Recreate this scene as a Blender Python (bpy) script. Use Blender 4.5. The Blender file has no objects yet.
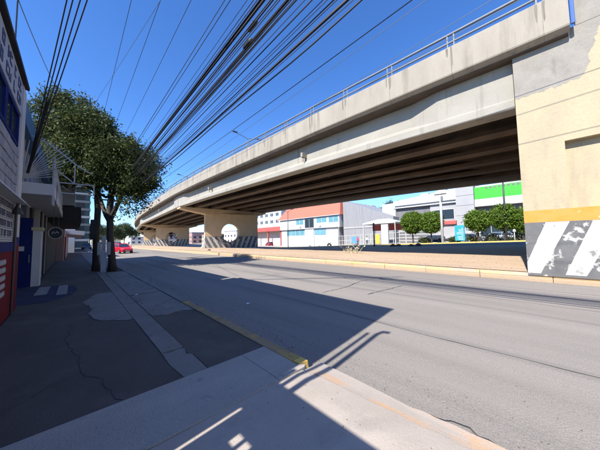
import bpy, bmesh, math, random
import numpy as np
from mathutils import Vector, Matrix, noise

random.seed(7)
S = bpy.context.scene
COL = S.collection
R = math.radians

# ------------------------------------------------------------------ camera
yaw, pitch, roll, EYE = R(43.67), R(3.52), R(0.98), 1.6
f0 = Vector((math.sin(yaw), math.cos(yaw), 0)); r0 = Vector((math.cos(yaw), -math.sin(yaw), 0)); u0 = Vector((0, 0, 1))
fw = f0*math.cos(pitch) + u0*math.sin(pitch)
u1 = u0*math.cos(pitch) - f0*math.sin(pitch)
rt = r0*math.cos(roll) - u1*math.sin(roll)
up = u1*math.cos(roll) + r0*math.sin(roll)
cd = bpy.data.cameras.new('camera'); cam = bpy.data.objects.new('camera', cd); COL.objects.link(cam)
cd.sensor_width = 36; cd.lens = 237.6/600*36; cd.clip_start = 0.05; cd.clip_end = 4000
cam.matrix_world = Matrix(((rt.x, up.x, -fw.x, 0), (rt.y, up.y, -fw.y, 0), (rt.z, up.z, -fw.z, EYE), (0, 0, 0, 1)))
S.camera = cam

# ------------------------------------------------------------------ sky and sun
SUN_EL = R(41.5)
sd = Vector((1, 0.09, 0)).normalized()                # horizontal travel of the light
ldir = Vector((sd.x*math.cos(SUN_EL), sd.y*math.cos(SUN_EL), -math.sin(SUN_EL)))
w = bpy.data.worlds.new('World'); S.world = w; w.use_nodes = True
nt = w.node_tree; nt.nodes.clear()
sky = nt.nodes.new('ShaderNodeTexSky'); sky.sky_type = 'NISHITA'; sky.sun_disc = False
sky.sun_elevation = SUN_EL; sky.sun_rotation = math.atan2(-sd.x, -sd.y)
sky.altitude = 0; sky.air_density = 1.0; sky.dust_density = 0.05; sky.ozone_density = 8.0
bg = nt.nodes.new('ShaderNodeBackground'); bg.inputs['Strength'].default_value = 0.145
wo = nt.nodes.new('ShaderNodeOutputWorld')
hs_ = nt.nodes.new('ShaderNodeHueSaturation'); hs_.inputs['Saturation'].default_value = 1.12; hs_.inputs['Hue'].default_value = .507
nt.links.new(sky.outputs[0], hs_.inputs['Color']); nt.links.new(hs_.outputs[0], bg.inputs[0]); nt.links.new(bg.outputs[0], wo.inputs[0])
sl = bpy.data.lights.new('sun', 'SUN'); sl.energy = 5.0; sl.angle = R(0.53); sl.color = (1.0, 0.945, 0.86)
so = bpy.data.objects.new('sun', sl); COL.objects.link(so)
so.rotation_euler = ldir.to_track_quat('-Z', 'Y').to_euler(); so.location = (-30, 0, 40)
S.view_settings.view_transform = 'Standard'; S.view_settings.look = 'None'
S.view_settings.exposure = 0.95; S.view_settings.gamma = 1.0

# ------------------------------------------------------------------ materials
MATS = {}
def mat(name, c1, c2=None, rough=.85, scale=3.0, stretch=(1, 1, 1), detail=6, bump=0.0, bscale=40, c3=None, c3scale=.6, c3lo=.5, c3hi=.62, c3stretch=(1, 1, 1), metal=0.0, spec=.5, fine=0.0, local=False, trans=0.0):
    if name in MATS: return MATS[name]
    m = bpy.data.materials.new(name); m.use_nodes = True; MATS[name] = m
    n = m.node_tree.nodes; l = m.node_tree.links
    b = n['Principled BSDF']; b.inputs['Roughness'].default_value = rough; b.inputs['Metallic'].default_value = metal
    b.inputs['Specular IOR Level'].default_value = spec
    if trans: b.inputs['Transmission Weight'].default_value = trans
    b.inputs['Base Color'].default_value = (*c1, 1)
    if local: src = n.new('ShaderNodeTexCoord').outputs['Object']
    else: src = n.new('ShaderNodeNewGeometry').outputs['Position']
    def noi(sc, st, det=detail):
        mp = n.new('ShaderNodeMapping'); mp.inputs['Scale'].default_value = st; l.new(src, mp.inputs['Vector'])
        t = n.new('ShaderNodeTexNoise'); t.inputs['Scale'].default_value = sc; t.inputs['Detail'].default_value = det; t.inputs['Roughness'].default_value = .62
        l.new(mp.outputs[0], t.inputs['Vector']); return t.outputs['Fac']
    def ramp(fac, lo, hi):
        r = n.new('ShaderNodeMapRange'); r.inputs['From Min'].default_value = lo; r.inputs['From Max'].default_value = hi; l.new(fac, r.inputs['Value']); return r.outputs[0]
    def mix(fac, a, bcol):
        x = n.new('ShaderNodeMix'); x.data_type = 'RGBA'
        l.new(fac, x.inputs['Factor'])
        if isinstance(a, tuple): x.inputs['A'].default_value = (*a, 1)
        else: l.new(a, x.inputs['A'])
        if isinstance(bcol, tuple): x.inputs['B'].default_value = (*bcol, 1)
        else: l.new(bcol, x.inputs['B'])
        return x.outputs['Result']
    col = None
    if c2 is not None:
        col = mix(ramp(noi(scale, stretch), .32, .68), c1, c2)
    if c3 is not None:
        col = mix(ramp(noi(c3scale, c3stretch), c3lo, c3hi), col if col is not None else c1, c3)
    if fine and col is not None:
        f = ramp(noi(bscale*2.2, (1, 1, 1), 3), .3, .7)
        hs = n.new('ShaderNodeHueSaturation'); l.new(col, hs.inputs['Color'])
        mr = n.new('ShaderNodeMapRange'); mr.inputs['To Min'].default_value = 1-fine; mr.inputs['To Max'].default_value = 1+fine; l.new(f, mr.inputs['Value'])
        l.new(mr.outputs[0], hs.inputs['Value']); col = hs.outputs[0]
    if col is not None: l.new(col, b.inputs['Base Color'])
    if bump:
        bp = n.new('ShaderNodeBump'); bp.inputs['Strength'].default_value = bump; bp.inputs['Distance'].default_value = .02
        l.new(noi(bscale, (1, 1, 1), 4), bp.inputs['Height']); l.new(bp.outputs[0], b.inputs['Normal'])
    m['_c'] = 1
    return m

M = dict(
 asphalt=mat('asphalt', (.215, .198, .18), (.285, .26, .235), scale=.55, stretch=(1.6, .12, 1), bump=.5, bscale=55, c3=(.13, .127, .125), c3scale=.9, c3lo=.56, c3hi=.74, c3stretch=(1.4, .035, 1), fine=.3, rough=.95, spec=.15),
 concrete=mat('bridge concrete', (.255, .227, .184), (.31, .279, .228), scale=1.3, stretch=(1, 1, .35), bump=.25, bscale=18, c3=(.14, .123, .1), c3scale=1.1, c3lo=.53, c3hi=.76, c3stretch=(1.6, 1.6, .16), fine=.06),
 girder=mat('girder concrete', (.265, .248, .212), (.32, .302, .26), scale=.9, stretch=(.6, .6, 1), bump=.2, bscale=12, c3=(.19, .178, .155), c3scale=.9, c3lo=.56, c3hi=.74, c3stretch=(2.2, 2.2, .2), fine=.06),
 soffit=mat('shade darkened girder concrete', (.12, .085, .058), (.06, .044, .032), scale=.8, bump=.15, bscale=12),  # girder concrete with the shade under the deck put into its colour
 stain=mat('black rain stain', (.135, .12, .1), (.2, .178, .148), scale=6, stretch=(1, 1, .25), rough=.95),
 pier=mat('pier tan paint', (.47, .35, .22), (.54, .42, .28), scale=1.1, stretch=(1, 1, .5), bump=.2, bscale=14, c3=(.38, .3, .21), c3scale=.7, c3lo=.6, c3hi=.75),
 cream=mat('cream wall paint', (.4, .335, .215), (.35, .295, .2), scale=1.2, stretch=(1, 1, .4), bump=.35, bscale=9, c3=(.235, .2, .155), c3scale=1.3, c3lo=.52, c3hi=.78, c3stretch=(1, 1, .2), fine=.06),
 patch=mat('grey render patch', (.21, .195, .168), (.275, .255, .222), scale=2.2, bump=.3, bscale=14, c3=(.15, .142, .13), c3scale=1.6, c3lo=.6, c3hi=.72, c3stretch=(1, 1, .3), fine=.08),
 orange=mat('orange band paint', (.6, .225, .03), (.54, .26, .07), scale=3, bump=.2, bscale=14, c3=(.6, .5, .38), c3scale=5, c3lo=.66, c3hi=.7),
 white=mat('worn white paint', (.5, .485, .46), (.43, .415, .39), scale=2, bump=.2, bscale=20, c3=(.2, .195, .19), c3scale=2.4, c3lo=.57, c3hi=.64, fine=.05),
 black=mat('worn black paint', (.095, .095, .098), (.135, .135, .135), scale=2, bump=.2, bscale=20, c3=(.4, .385, .36), c3scale=3.2, c3lo=.57, c3hi=.62, fine=.1),
 rail=mat('galvanised rail', (.13, .145, .165), (.17, .18, .2), rough=.6, metal=.0, scale=4),
 dirt=mat('median dirt', (.42, .305, .205), (.48, .36, .25), scale=.7, stretch=(1, .25, 1), bump=.35, bscale=22, c3=(.36, .26, .18), c3scale=1.1, c3lo=.6, c3hi=.7, c3stretch=(1.5, .2, 1), fine=.15),
 ground=mat('dusty ground', (.33, .28, .22), (.4, .35, .28), scale=.2, bump=.3, bscale=15),
 kerb_orange=mat('kerb faded orange', (.66, .42, .17), (.52, .38, .25), scale=2.6, stretch=(1, .6, 1), bump=.4, bscale=22, c3=(.4, .34, .28), c3scale=2.5, c3lo=.5, c3hi=.62, fine=.1),
 kerb_grey=mat('kerb bare concrete', (.38, .285, .19), (.42, .31, .2), scale=1.6, bump=.4, bscale=22, c3=(.48, .32, .16), c3scale=1.6, c3lo=.58, c3hi=.7, fine=.1),
 kerb_left=mat('kerb worn yellow', (.27, .19, .105), (.33, .235, .13), scale=3, bump=.5, bscale=30, c3=(.52, .32, .07), c3scale=2.2, c3lo=.5, c3hi=.68, fine=.15),
 yellow=mat('yellow kerb paint', (.75, .47, .07), (.62, .42, .14), scale=8, bump=.4, bscale=40, rough=.7),
 tarmac=mat('old sidewalk tarmac', (.07, .06, .051), (.108, .093, .08), scale=1.1, stretch=(1, .5, 1), bump=.5, bscale=60, c3=(.135, .118, .102), c3scale=.9, c3lo=.54, c3hi=.72, fine=.2),
 walk=mat('sidewalk concrete', (.19, .175, .155), (.24, .222, .2), scale=1.2, bump=.45, bscale=45, c3=(.13, .12, .107), c3scale=1.8, c3lo=.56, c3hi=.68, fine=.12),
 band=mat('driveway band concrete', (.33, .305, .27), (.4, .37, .325), scale=1.6, stretch=(.5, 1.3, 1), bump=.5, bscale=45, c3=(.22, .2, .175), c3scale=2.5, c3lo=.6, c3hi=.72, fine=.12),
 drive=mat('driveway concrete', (.35, .305, .262), (.43, .378, .33), scale=1.3, bump=.22, bscale=50, c3=(.27, .25, .22), c3scale=1.2, c3lo=.56, c3hi=.75, fine=.1),
 joint=mat('joint grit', (.035, .034, .033), (.05, .048, .045), scale=8),
 orange_trace=mat('old orange paint trace', (.46, .33, .245), (.42, .345, .28), scale=9, bump=.3, bscale=50),
 cable=mat('cable black', (.018, .018, .02), rough=.55),
 cable_grey=mat('cable grey', (.07, .075, .085), rough=.6),
 bark=mat('bark', (.028, .022, .018), (.06, .046, .036), scale=9, stretch=(1, 1, .2), bump=.8, bscale=25),
 leaf=None,
 steel=mat('dark steel', (.05, .05, .055), rough=.5, metal=.3),
 wpaint=mat('white metal paint', (.45, .455, .45), (.38, .385, .38), scale=6, rough=.6),
 wallwhite=mat('off white plaster', (.55, .55, .55), (.48, .48, .49), scale=1.5, bump=.15, bscale=20, c3=(.36, .36, .36), c3scale=1.2, c3lo=.6, c3hi=.75, c3stretch=(1, 1, .25)),
 cleanwhite=mat('white facade', (.52, .52, .515), (.46, .46, .455), scale=.8, bump=.08, bscale=10),
 greywall=mat('grey facade', (.33, .33, .33), (.29, .29, .295), scale=.5, bump=.08, bscale=10),
 darkgrey=mat('dark grey facade', (.12, .12, .125), (.15, .15, .155), scale=.6),
 blue=mat('deep blue paint', (.008, .018, .14), (.012, .024, .11), scale=2, rough=.7, spec=.1),
 blueroof=mat('blue roof sheet', (.04, .13, .25), (.03, .1, .2), scale=2, rough=.5),
 red=mat('dark red paint', (.17, .012, .02), (.13, .012, .018), scale=2, rough=.8, spec=.1),
 creamwall=mat('pale yellow plaster', (.5, .45, .3), (.42, .38, .26), scale=1.5),
 stone=mat('blue grey cladding stone', (.22, .235, .29), (.33, .34, .38), scale=3.5, bump=.6, bscale=25),
 mortar=mat('pale mortar', (.55, .55, .54), (.48, .48, .48), scale=6),
 glass=mat('dark window glass', (.025, .04, .055), rough=.06, spec=.8),
 tealglass=mat('teal window glass', (.13, .3, .36), (.1, .24, .3), scale=.5, rough=.1, spec=.7),
 letter=mat('dark blue lettering', (.03, .035, .09), rough=.6),
 shutter=mat('grey white shutter', (.42, .42, .41), (.36, .36, .36), scale=2, rough=.6),
 redroof=mat('coral red roof', (.5, .13, .08), (.44, .115, .075), scale=1.2, rough=.7),
 green=mat('bright green sign', (.03, .5, .02), rough=.5),
 teal=mat('teal poster', (.02, .26, .33), (.03, .32, .38), scale=1, rough=.4),
 pink=mat('faded pink wall', (.42, .26, .24), (.36, .24, .23), scale=1),
 brickred=mat('brick red wall', (.42, .09, .08), (.36, .08, .07), scale=1),
 carred=mat('red car paint', (.6, .01, .03), rough=.25, spec=.6),
 cardark=mat('dark car paint', (.02, .022, .028), rough=.25, spec=.6),
 carsilver=mat('silver car paint', (.42, .43, .45), rough=.3, metal=.5),
 carwhite=mat('white car paint', (.7, .7, .7), rough=.3),
 tyre=mat('tyre rubber', (.02, .02, .02), rough=.9),
 lamp=mat('lamp lens', (.75, .75, .72), rough=.15),
 redlens=mat('red lens', (.35, .01, .01), rough=.2),
 skin=mat('skin', (.32, .18, .12), rough=.6),
 cloth_red=mat('red shirt', (.5, .04, .06), rough=.9), cloth_dark=mat('dark trousers', (.03, .035, .05), rough=.9), cloth_white=mat('white shirt', (.6, .6, .6), rough=.9),
 hair=mat('dark hair', (.02, .015, .012), rough=.6),
 dry=mat('dry grass stems', (.5, .43, .27), (.42, .38, .24), scale=4),
 rock=mat('dark stones', (.1, .075, .06), (.16, .12, .1), scale=6, bump=.6, bscale=15),
 tile=mat('ribbed tactile tile', (.3, .3, .3), (.24, .24, .24), scale=5, bump=.3, bscale=40),
 bluemat=mat('worn blue floor paint', (.013, .02, .075), (.022, .028, .065), scale=2, bump=.3, bscale=50, c3=(.08, .08, .085), c3scale=1.6, c3lo=.55, c3hi=.7),
 ceramic=mat('insulator', (.18, .1, .07), rough=.3),
 towerteal=mat('teal tower cladding', (.035, .06, .065), (.045, .075, .08), scale=1),
 darkbox=mat('dark awning', (.02, .02, .022), (.03, .03, .032), scale=2),
 yellowthing=mat('yellow panel', (.72, .45, .05), rough=.6), bluething=mat('blue plastic', (.1, .25, .6), rough=.6),
)
def leafmat(name, ca, cb, cc):
    m = bpy.data.materials.new(name); m.use_nodes = True
    n = m.node_tree.nodes; l = m.node_tree.links; b = n['Principled BSDF']
    g = n.new('ShaderNodeNewGeometry')
    cr = n.new('ShaderNodeValToRGB'); cr.color_ramp.elements[0].color = (*ca, 1); cr.color_ramp.elements[1].color = (*cc, 1)
    e = cr.color_ramp.elements.new(.55); e.color = (*cb, 1)
    l.new(g.outputs['Random Per Island'], cr.inputs[0]); l.new(cr.outputs[0], b.inputs['Base Color'])
    b.inputs['Roughness'].default_value = .6; b.inputs['Specular IOR Level'].default_value = .2
    tr = n.new('ShaderNodeBsdfTranslucent'); l.new(cr.outputs[0], tr.inputs['Color'])
    mx = n.new('ShaderNodeMixShader'); mx.inputs[0].default_value = .25
    l.new(b.outputs[0], mx.inputs[1]); l.new(tr.outputs[0], mx.inputs[2]); l.new(mx.outputs[0], n['Material Output'].inputs['Surface'])
    return m
M['leaf'] = leafmat('tree leaves', (.02, .038, .009), (.045, .065, .017), (.15, .15, .045))
M['leaf_topiary'] = leafmat('clipped leaves', (.05, .1, .012), (.1, .17, .02), (.17, .25, .035))
M['leaf_far'] = leafmat('far leaves', (.04, .065, .025), (.07, .095, .04), (.11, .125, .06))

# ------------------------------------------------------------------ helpers
def setp(o, label=None, cat=None, group=None, kind=None):
    if label: o['label'] = label
    if cat: o['category'] = cat
    if group: o['group'] = group
    if kind: o['kind'] = kind
    return o
def thing(name, label, cat, loc=(0, 0, 0), rotz=0, group=None):
    o = bpy.data.objects.new(name, None); COL.objects.link(o); o.location = loc; o.rotation_euler = (0, 0, rotz)
    o.empty_display_size = .2
    return setp(o, label, cat, group)
def rootloc(o):
    v = Vector((0, 0, 0))
    while o is not None: v += o.location; o = o.parent
    return v
class MB:
    def __init__(s): s.v = []; s.f = []
    def add(s, vs, fs):
        k = len(s.v); s.v += [tuple(x) for x in vs]; s.f += [tuple(i+k for i in q) for q in fs]; return s
    def box(s, x0, x1, y0, y1, z0, z1):
        return s.add([(x0, y0, z0), (x1, y0, z0), (x1, y1, z0), (x0, y1, z0), (x0, y0, z1), (x1, y0, z1), (x1, y1, z1), (x0, y1, z1)],
                     [(3, 2, 1, 0), (4, 5, 6, 7), (0, 1, 5, 4), (1, 2, 6, 5), (2, 3, 7, 6), (3, 0, 4, 7)])
    def hexa(s, lo, hi):            # two quads, bottom and top rings (ccw from above)
        return s.add(list(lo)+list(hi), [(3, 2, 1, 0), (4, 5, 6, 7), (0, 1, 5, 4), (1, 2, 6, 5), (2, 3, 7, 6), (3, 0, 4, 7)])
    def loft(s, rings, caps=True, closed=True):
        n = len(rings[0]); k = len(s.v)
        for r in rings: s.v += [tuple(p) for p in r]
        for i in range(len(rings)-1):
            for j in range(n if closed else n-1):
                a = k+i*n+j; b = k+i*n+(j+1) % n
                s.f.append((a, b, b+n, a+n))
        if caps:
            s.f.append(tuple(k+j for j in reversed(range(n)))); s.f.append(tuple(k+(len(rings)-1)*n+j for j in range(n)))
        return s
    def tube(s, pts, r, n=6, caps=True):
        pts = [Vector(p) for p in pts]; rings = []
        rr = r if isinstance(r, (list, tuple)) else [r]*len(pts)
        prev = None
        for i, p in enumerate(pts):
            d = (pts[min(i+1, len(pts)-1)] - pts[max(i-1, 0)]).normalized()
            if prev is None:
                a = Vector((0, 0, 1)) if abs(d.z) < .9 else Vector((1, 0, 0))
                x = d.cross(a).normalized()
            else:
                x = (prev - d*prev.dot(d)).normalized()
            prev = x; y = d.cross(x)
            rings.append([p + (x*math.cos(2*math.pi*k/n) + y*math.sin(2*math.pi*k/n))*rr[i] for k in range(n)])
        return s.loft(rings, caps)
    def prism(s, poly, z0, z1):     # polygon in xy extruded in z
        n = len(poly)
        if n > 6:
            from mathutils.geometry import tessellate_polygon
            T = tessellate_polygon([[Vector((x, y, 0)) for x, y in poly]])
            caps = [tuple(t) for t in T]+[tuple(i+n for i in t) for t in T]
        else: caps = [tuple(reversed(range(n))), tuple(range(n, 2*n))]
        return s.add([(x, y, z0) for x, y in poly]+[(x, y, z1) for x, y in poly],
                     caps+[(i, (i+1) % n, (i+1) % n+n, i+n) for i in range(n)])
    def build(s, name, m, parent=None, local=False, smooth=False, bevel=0, loc=None, label=None):
        me = bpy.data.meshes.new(name)
        off = Vector((0, 0, 0))
        if parent is not None and not local: off = rootloc(parent)
        o = bpy.data.objects.new(name, me)
        if loc is not None: o.location = Vector(loc)-off if not local else Vector(loc); off = Vector(loc)
        me.from_pydata([(v[0]-off.x, v[1]-off.y, v[2]-off.z) for v in s.v], [], s.f); me.update()
        bm = bmesh.new(); bm.from_mesh(me); bmesh.ops.recalc_face_normals(bm, faces=bm.faces[:])
        if bevel: bmesh.ops.bevel(bm, geom=[e for e in bm.edges if e.calc_face_angle(0) > .5], offset=bevel, segments=2, affect='EDGES', profile=.5)
        bm.to_mesh(me); bm.free()
        if smooth:
            for p in me.polygons: p.use_smooth = True
        me.materials.append(m); COL.objects.link(o)
        if parent is not None: o.parent = parent
        if label: o['label'] = label
        return o
def kids(o): return [c for c in bpy.data.objects if c.parent == o]
def copy_tree(o, parent=None, children=None):
    c = o.copy(); COL.objects.link(c)
    if parent is not None: c.parent = parent
    for ch in kids(o):
        copy_tree(ch, c)
    return c
def leafquads(vs, fs, c, n, spread, size, rng, flat=.6):
    P = rng.normal(size=(n, 3))*spread + np.array(c)
    A = rng.normal(size=(n, 3)); A /= np.linalg.norm(A, axis=1)[:, None]
    B = rng.normal(size=(n, 3)); B -= (B*A).sum(1)[:, None]*A; B /= np.linalg.norm(B, axis=1)[:, None]
    sz = size*rng.uniform(.6, 1.3, size=(n, 1))
    k = sum(len(x) for x in vs)
    Q = np.stack([P-A*sz, P+B*sz*.42, P+A*sz, P-B*sz*.42], 1).reshape(-1, 3)
    vs.append(Q); fs.append(np.arange(n*4).reshape(n, 4)+k)
def crown_mesh(name, clumps, m, parent, size, seed, world=True):
    rng = np.random.default_rng(seed); vs = []; fs = []
    for (c, n, sp) in clumps: leafquads(vs, fs, c, n, sp, size, rng)
    V = np.concatenate(vs); Fc = np.concatenate(fs)
    if world and parent is not None: V = V-np.array(rootloc(parent))
    me = bpy.data.meshes.new(name); me.from_pydata(V.tolist(), [], Fc.tolist()); me.materials.append(m)
    o = bpy.data.objects.new(name, me); COL.objects.link(o); o.parent = parent
    return o
def lobes_to_clumps(lobes, per_area, leaves, sp, seed):
    rng = np.random.default_rng(seed); out = []
    for (x, y, z, rx, rz) in lobes:
        n = int(per_area*rx*rz)
        for i in range(n):
            d = rng.normal(size=3); d /= np.linalg.norm(d)
            t = rng.uniform(.15, 1)**.33
            t *= rng.uniform(.86, 1.1)
            p = np.array([x+d[0]*rx*t, y+d[1]*rx*t, z+d[2]*rz*t])
            out.append((p, int(leaves*rng.uniform(.5, 1.5)), sp*rng.uniform(.7, 1.3)))
    return out
def ss(a, b, x):
    t = min(1, max(0, (x-a)/(b-a))); return t*t*(3-2*t)
def ragged(poly, amp=.03, step=.09):
    out = []
    for (a, b) in zip(poly, poly[1:]+poly[:1]):
        n = max(1, int(math.hypot(b[0]-a[0], b[1]-a[1])/step))
        for k in range(n):
            x = a[0]+(b[0]-a[0])*k/n; y = a[1]+(b[1]-a[1])*k/n
            out.append((x+amp*noise.noise(Vector((x*7, y*7, 3)))+amp*.6*noise.noise(Vector((x*19, y*19, 5))), y+amp*noise.noise(Vector((x*7, y*7, 9)))+amp*.6*noise.noise(Vector((x*19, y*19, 11)))))
    return out
def sheet(name, xs, ys, fz, m, kind='structure'):
    b = MB(); nx, ny = len(xs), len(ys)
    for y in ys:
        for x in xs: b.v.append((x, y, fz(x, y)))
    for j in range(ny-1):
        for i in range(nx-1):
            a = j*nx+i; b.f.append((a, a+1, a+1+nx, a+nx))
    o = b.build(name, m, smooth=True); o['kind'] = kind; return o

# ------------------------------------------------------------------ terrain, road, median
KX = 11.75                                            # foot of the median kerb
def farz(y): return .57 - .03*(min(50, max(-25, y))-13)
def gz(x, y):
    if x < KX+.15: return -.4
    s = ss(17, 33, x); fade = 1-ss(70, 140, y)
    med = .275+.12*ss(12.5, 16, x)
    return (1-s)*med + s*(farz(y)*fade)
xs = [-600, -100, -30, -8, 5, KX+.1, KX+.17, 12.2, 12.8, 13.5, 14.5, 15.5, 16.5, 18, 20, 22, 24, 26, 28, 30, 32, 34, 38, 50, 80, 150, 400, 1200]
ys = [-400, -120, -60, -30] + list(range(-25, 60, 3)) + list(range(60, 150, 8)) + [170, 220, 300, 500, 900, 1600]
sheet('ground', xs, ys, gz, M['ground'])
def medz(x, y): return gz(x, y)+.006 + .035*(noise.noise(Vector((x*.6, y*.35, 1)))+.4*noise.noise(Vector((x*2.3, y*1.9, 4))))*ss(KX+.3, KX+1.2, x)
sheet('median', [KX+.19, 12.1, 12.3]+[12.5+.3*i for i in range(26)]+[20.5, 21.5, 23, 25, 27, 28.6], [-32+.6*i for i in range(150)]+[60+3*i for i in range(40)], lambda x, y: medz(x, y)+.02, M['dirt'])
def roadz(x): return -.085+.085*ss(2.3, 8.0, x) if x < 8 else 0.0
sheet('road', [2.28+.25*i for i in range(39)], [-70, -40, -20]+[-10+2*i for i in range(60)]+[115, 135, 160, 200, 300, 600], lambda x, y: roadz(x) + .012*noise.noise(Vector((x*.5, y*.2, 7))) - .004, M['asphalt'])
sheet('far_road', [29.2, 31, 33, 35, 37, 39.6], [-60, -25]+[-20+5*i for i in range(15)]+[70, 100, 160], lambda x, y: gz(x, y)+.012, M['asphalt'])

# median kerb stones, painted upper half
mk = setp(bpy.data.objects.new('median_kerb', None), kind='structure'); COL.objects.link(mk); mk.location = (KX, 0, 0)
kb = MB().box(0, .2, -.995, .995, -.05, .155).build('kerb_stone', M['kerb_grey'], mk, local=True, bevel=.012)
kt = MB().box(-.004, .2, -.995, .995, .157, .285).build('painted_kerb_top', M['kerb_orange'], kb, local=True, bevel=.018)
for i, y in enumerate([-19+2*k for k in range(48)]):
    if i == 0: a, t = kb, kt
    else:
        a = kb.copy(); COL.objects.link(a); t = kt.copy(); COL.objects.link(t); t.parent = a
    a.location = (random.uniform(-.012, .012), y, random.uniform(-.008, .006)); a.rotation_euler = (0, 0, random.uniform(-.004, .004))
fk = setp(bpy.data.objects.new('far_kerb', None), kind='structure'); COL.objects.link(fk); fk.location = (39.8, 0, 0)
for i in range(14):
    y0 = -18+5*i; z = [gz(39.8, y0), gz(39.8, y0+4.95)]
    MB().hexa([(39.8, y0, z[0]-.1), (40.05, y0, z[0]-.1), (40.05, y0+4.95, z[1]-.1), (39.8, y0+4.95, z[1]-.1)],
              [(39.8, y0, z[0]+.16), (40.05, y0, z[0]+.16), (40.05, y0+4.95, z[1]+.16), (39.8, y0+4.95, z[1]+.16)]).build('kerb_stone', M['yellow'], fk)
sheet('far_sidewalk', [40.04, 42, 44], [-22+4*i for i in range(25)], lambda x, y: gz(x, y)+.14, M['drive'])
sheet('forecourt', [43.9, 48, 53, 58], [-22+4*i for i in range(25)], lambda x, y: gz(x, y)+.02, M['drive'])

# ------------------------------------------------------------------ near sidewalk
sheet('sidewalk_base', [-9, -5, -1, 0, 1, 2.14], [2.19, 3, 5, 8, 12, 20, 40, 80, 130], lambda x, y: -.022, M['joint'])
sw = setp(bpy.data.objects.new('sidewalk', None), kind='structure'); COL.objects.link(sw)
def slab(poly, m, z1=0.0, name='sidewalk_slab', bevel=.004):
    return MB().prism(poly, -.11, z1).build(name, m, sw, bevel=bevel if len(poly) < 12 else 0)
def rect(x0, x1, y0, y1, j=.0):
    r = lambda: random.uniform(-j, j)
    return [(x0+r(), y0+r()), (x1+r(), y0+r()), (x1+r(), y1+r()), (x0+r(), y1+r())]
# long tarmac walk along the shops (ragged edge where old concrete shows)
slab([(-.99, 3.068), (.99, 3.065), (.95, 3.5), (.96, 3.95), (.96, 13.0), (-.99, 13.0)], M['tarmac'], .0)
slab(rect(-1.76, -.992, 9.2, 13.7), M['tarmac'], .0)
def blob(cx, cy, pts, m, z, name, grow=0.0, xmax=.958):
    # star shaped ragged sheet: pts = (angle in degrees, radius)
    P = []
    A = sorted(pts); A = A+[(A[0][0]+360, A[0][1])]
    for k in range(96):
        a = k*360/96; a2 = a if a >= A[0][0] else a+360
        r = float(np.interp(a2, [q[0] for q in A], [q[1] for q in A]))+grow
        r *= 1+.1*noise.noise(Vector((math.cos(R(a))*3, math.sin(R(a))*3, 1)))+.07*noise.noise(Vector((math.cos(R(a))*9, math.sin(R(a))*9, 2)))
        P.append((min(xmax, cx+r*math.cos(R(a))), cy+r*math.sin(R(a)), z))
    return MB().add([(cx, cy, z)]+P, [(0, k+1, (k+1) % 96+1) for k in range(96)]).build(name, m, sw)
SH = [(0, .28), (50, .9), (75, 1.9), (88, 2.1), (97, 1.9), (110, 1.2), (140, .5), (180, .36), (215, .45), (240, .85), (257, 1.35), (268, 1.7), (280, 1.75), (300, .9), (330, .4)]
blob(.75, 7.9, SH, M['joint'], .002, 'broken_edge', .03)
blob(.75, 7.9, SH, M['walk'], .006, 'bared_concrete')
for y0, y1 in ((13.02, 19.0), (19.02, 30), (30.02, 55)): slab(rect(-.99, .95, y0, y1), M['tarmac'], -.002)
# narrow concrete strip
ys_ = [3.95, 5.9, 7.7, 9.3, 11.2, 13.2, 15.2, 17.3]
for i in range(len(ys_)-1): slab(rect(.97, 1.265, ys_[i]+.006, ys_[i+1], .004), M['walk'], .004+random.uniform(-.003, .003))
slab([(1.0, 3.068), (1.28, 3.068), (1.283, 3.62), (1.22, 3.7), (1.268, 3.9), (1.2, 3.94), (1.06, 3.9), (.97, 3.94), (.96, 3.5)], M['walk'], -.002)
# slabs between strip and kerb
slab([(1.29, 3.065), (2.118, 3.06), (2.11, 5.75), (1.9, 6.0), (1.55, 5.88), (1.275, 6.05), (1.275, 4.0), (1.23, 3.71), (1.29, 3.6)], M['tarmac'], -.002)
slab([(1.285, 6.1), (1.55, 5.93), (1.72, 6.03), (1.9, 6.06), (2.11, 5.85), (2.11, 8.85), (1.285, 8.75)], M['walk'], .0)
for y0, y1, m in ((8.9, 11.6, 'walk'), (11.62, 14.4, 'walk'), (14.42, 16.6, 'walk')): slab(rect(1.285, 2.11, y0, y1, .01), M[m], random.uniform(-.006, .004))
for y0, y1 in ((19.6, 24), (24.02, 29), (29.02, 40), (40.02, 55)): slab(rect(.97, 2.11, y0, y1, .01), M['walk'], random.uniform(-.006, .004))
MB().prism(rect(.98, 2.11, 16.62, 19.58), -.1, -.05).build('tree_pit_soil', M['rock'], sw)
# concrete band across the walk, and the driveway
slab([(-.99, 2.3), (.52, 2.235), (1.745, 2.215), (1.745, 3.05), (.52, 3.056), (-.99, 3.06)], M['band'], .012)
slab([(1.75, 2.215), (2.14, 2.21), (2.2, 2.24), (2.12, 2.32), (2.118, 3.05), (1.75, 3.05)], M['band'], .012)
dv = MB()
nx, ny = 15, 24
for j in range(ny+1):
    for i in range(nx+1):
        x = -1.0+i*(3.46)/nx; y = -10+j*(12.225)/ny
        if i == nx: x += .06*noise.noise(Vector((y*2.1, 3, 0)))+.03*noise.noise(Vector((y*7, 3, 0)))
        dv.v.append((x, y, .0-.062*ss(1.9, 2.46, x)+.004*noise.noise(Vector((x*2, y*2, 0)))))
for j in range(ny):
    for i in range(nx):
        a = j*(nx+1)+i; dv.f.append((a, a+1, a+nx+2, a+nx+1))
d_ = dv.build('driveway', M['drive'], smooth=True); d_['kind'] = 'structure'
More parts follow.
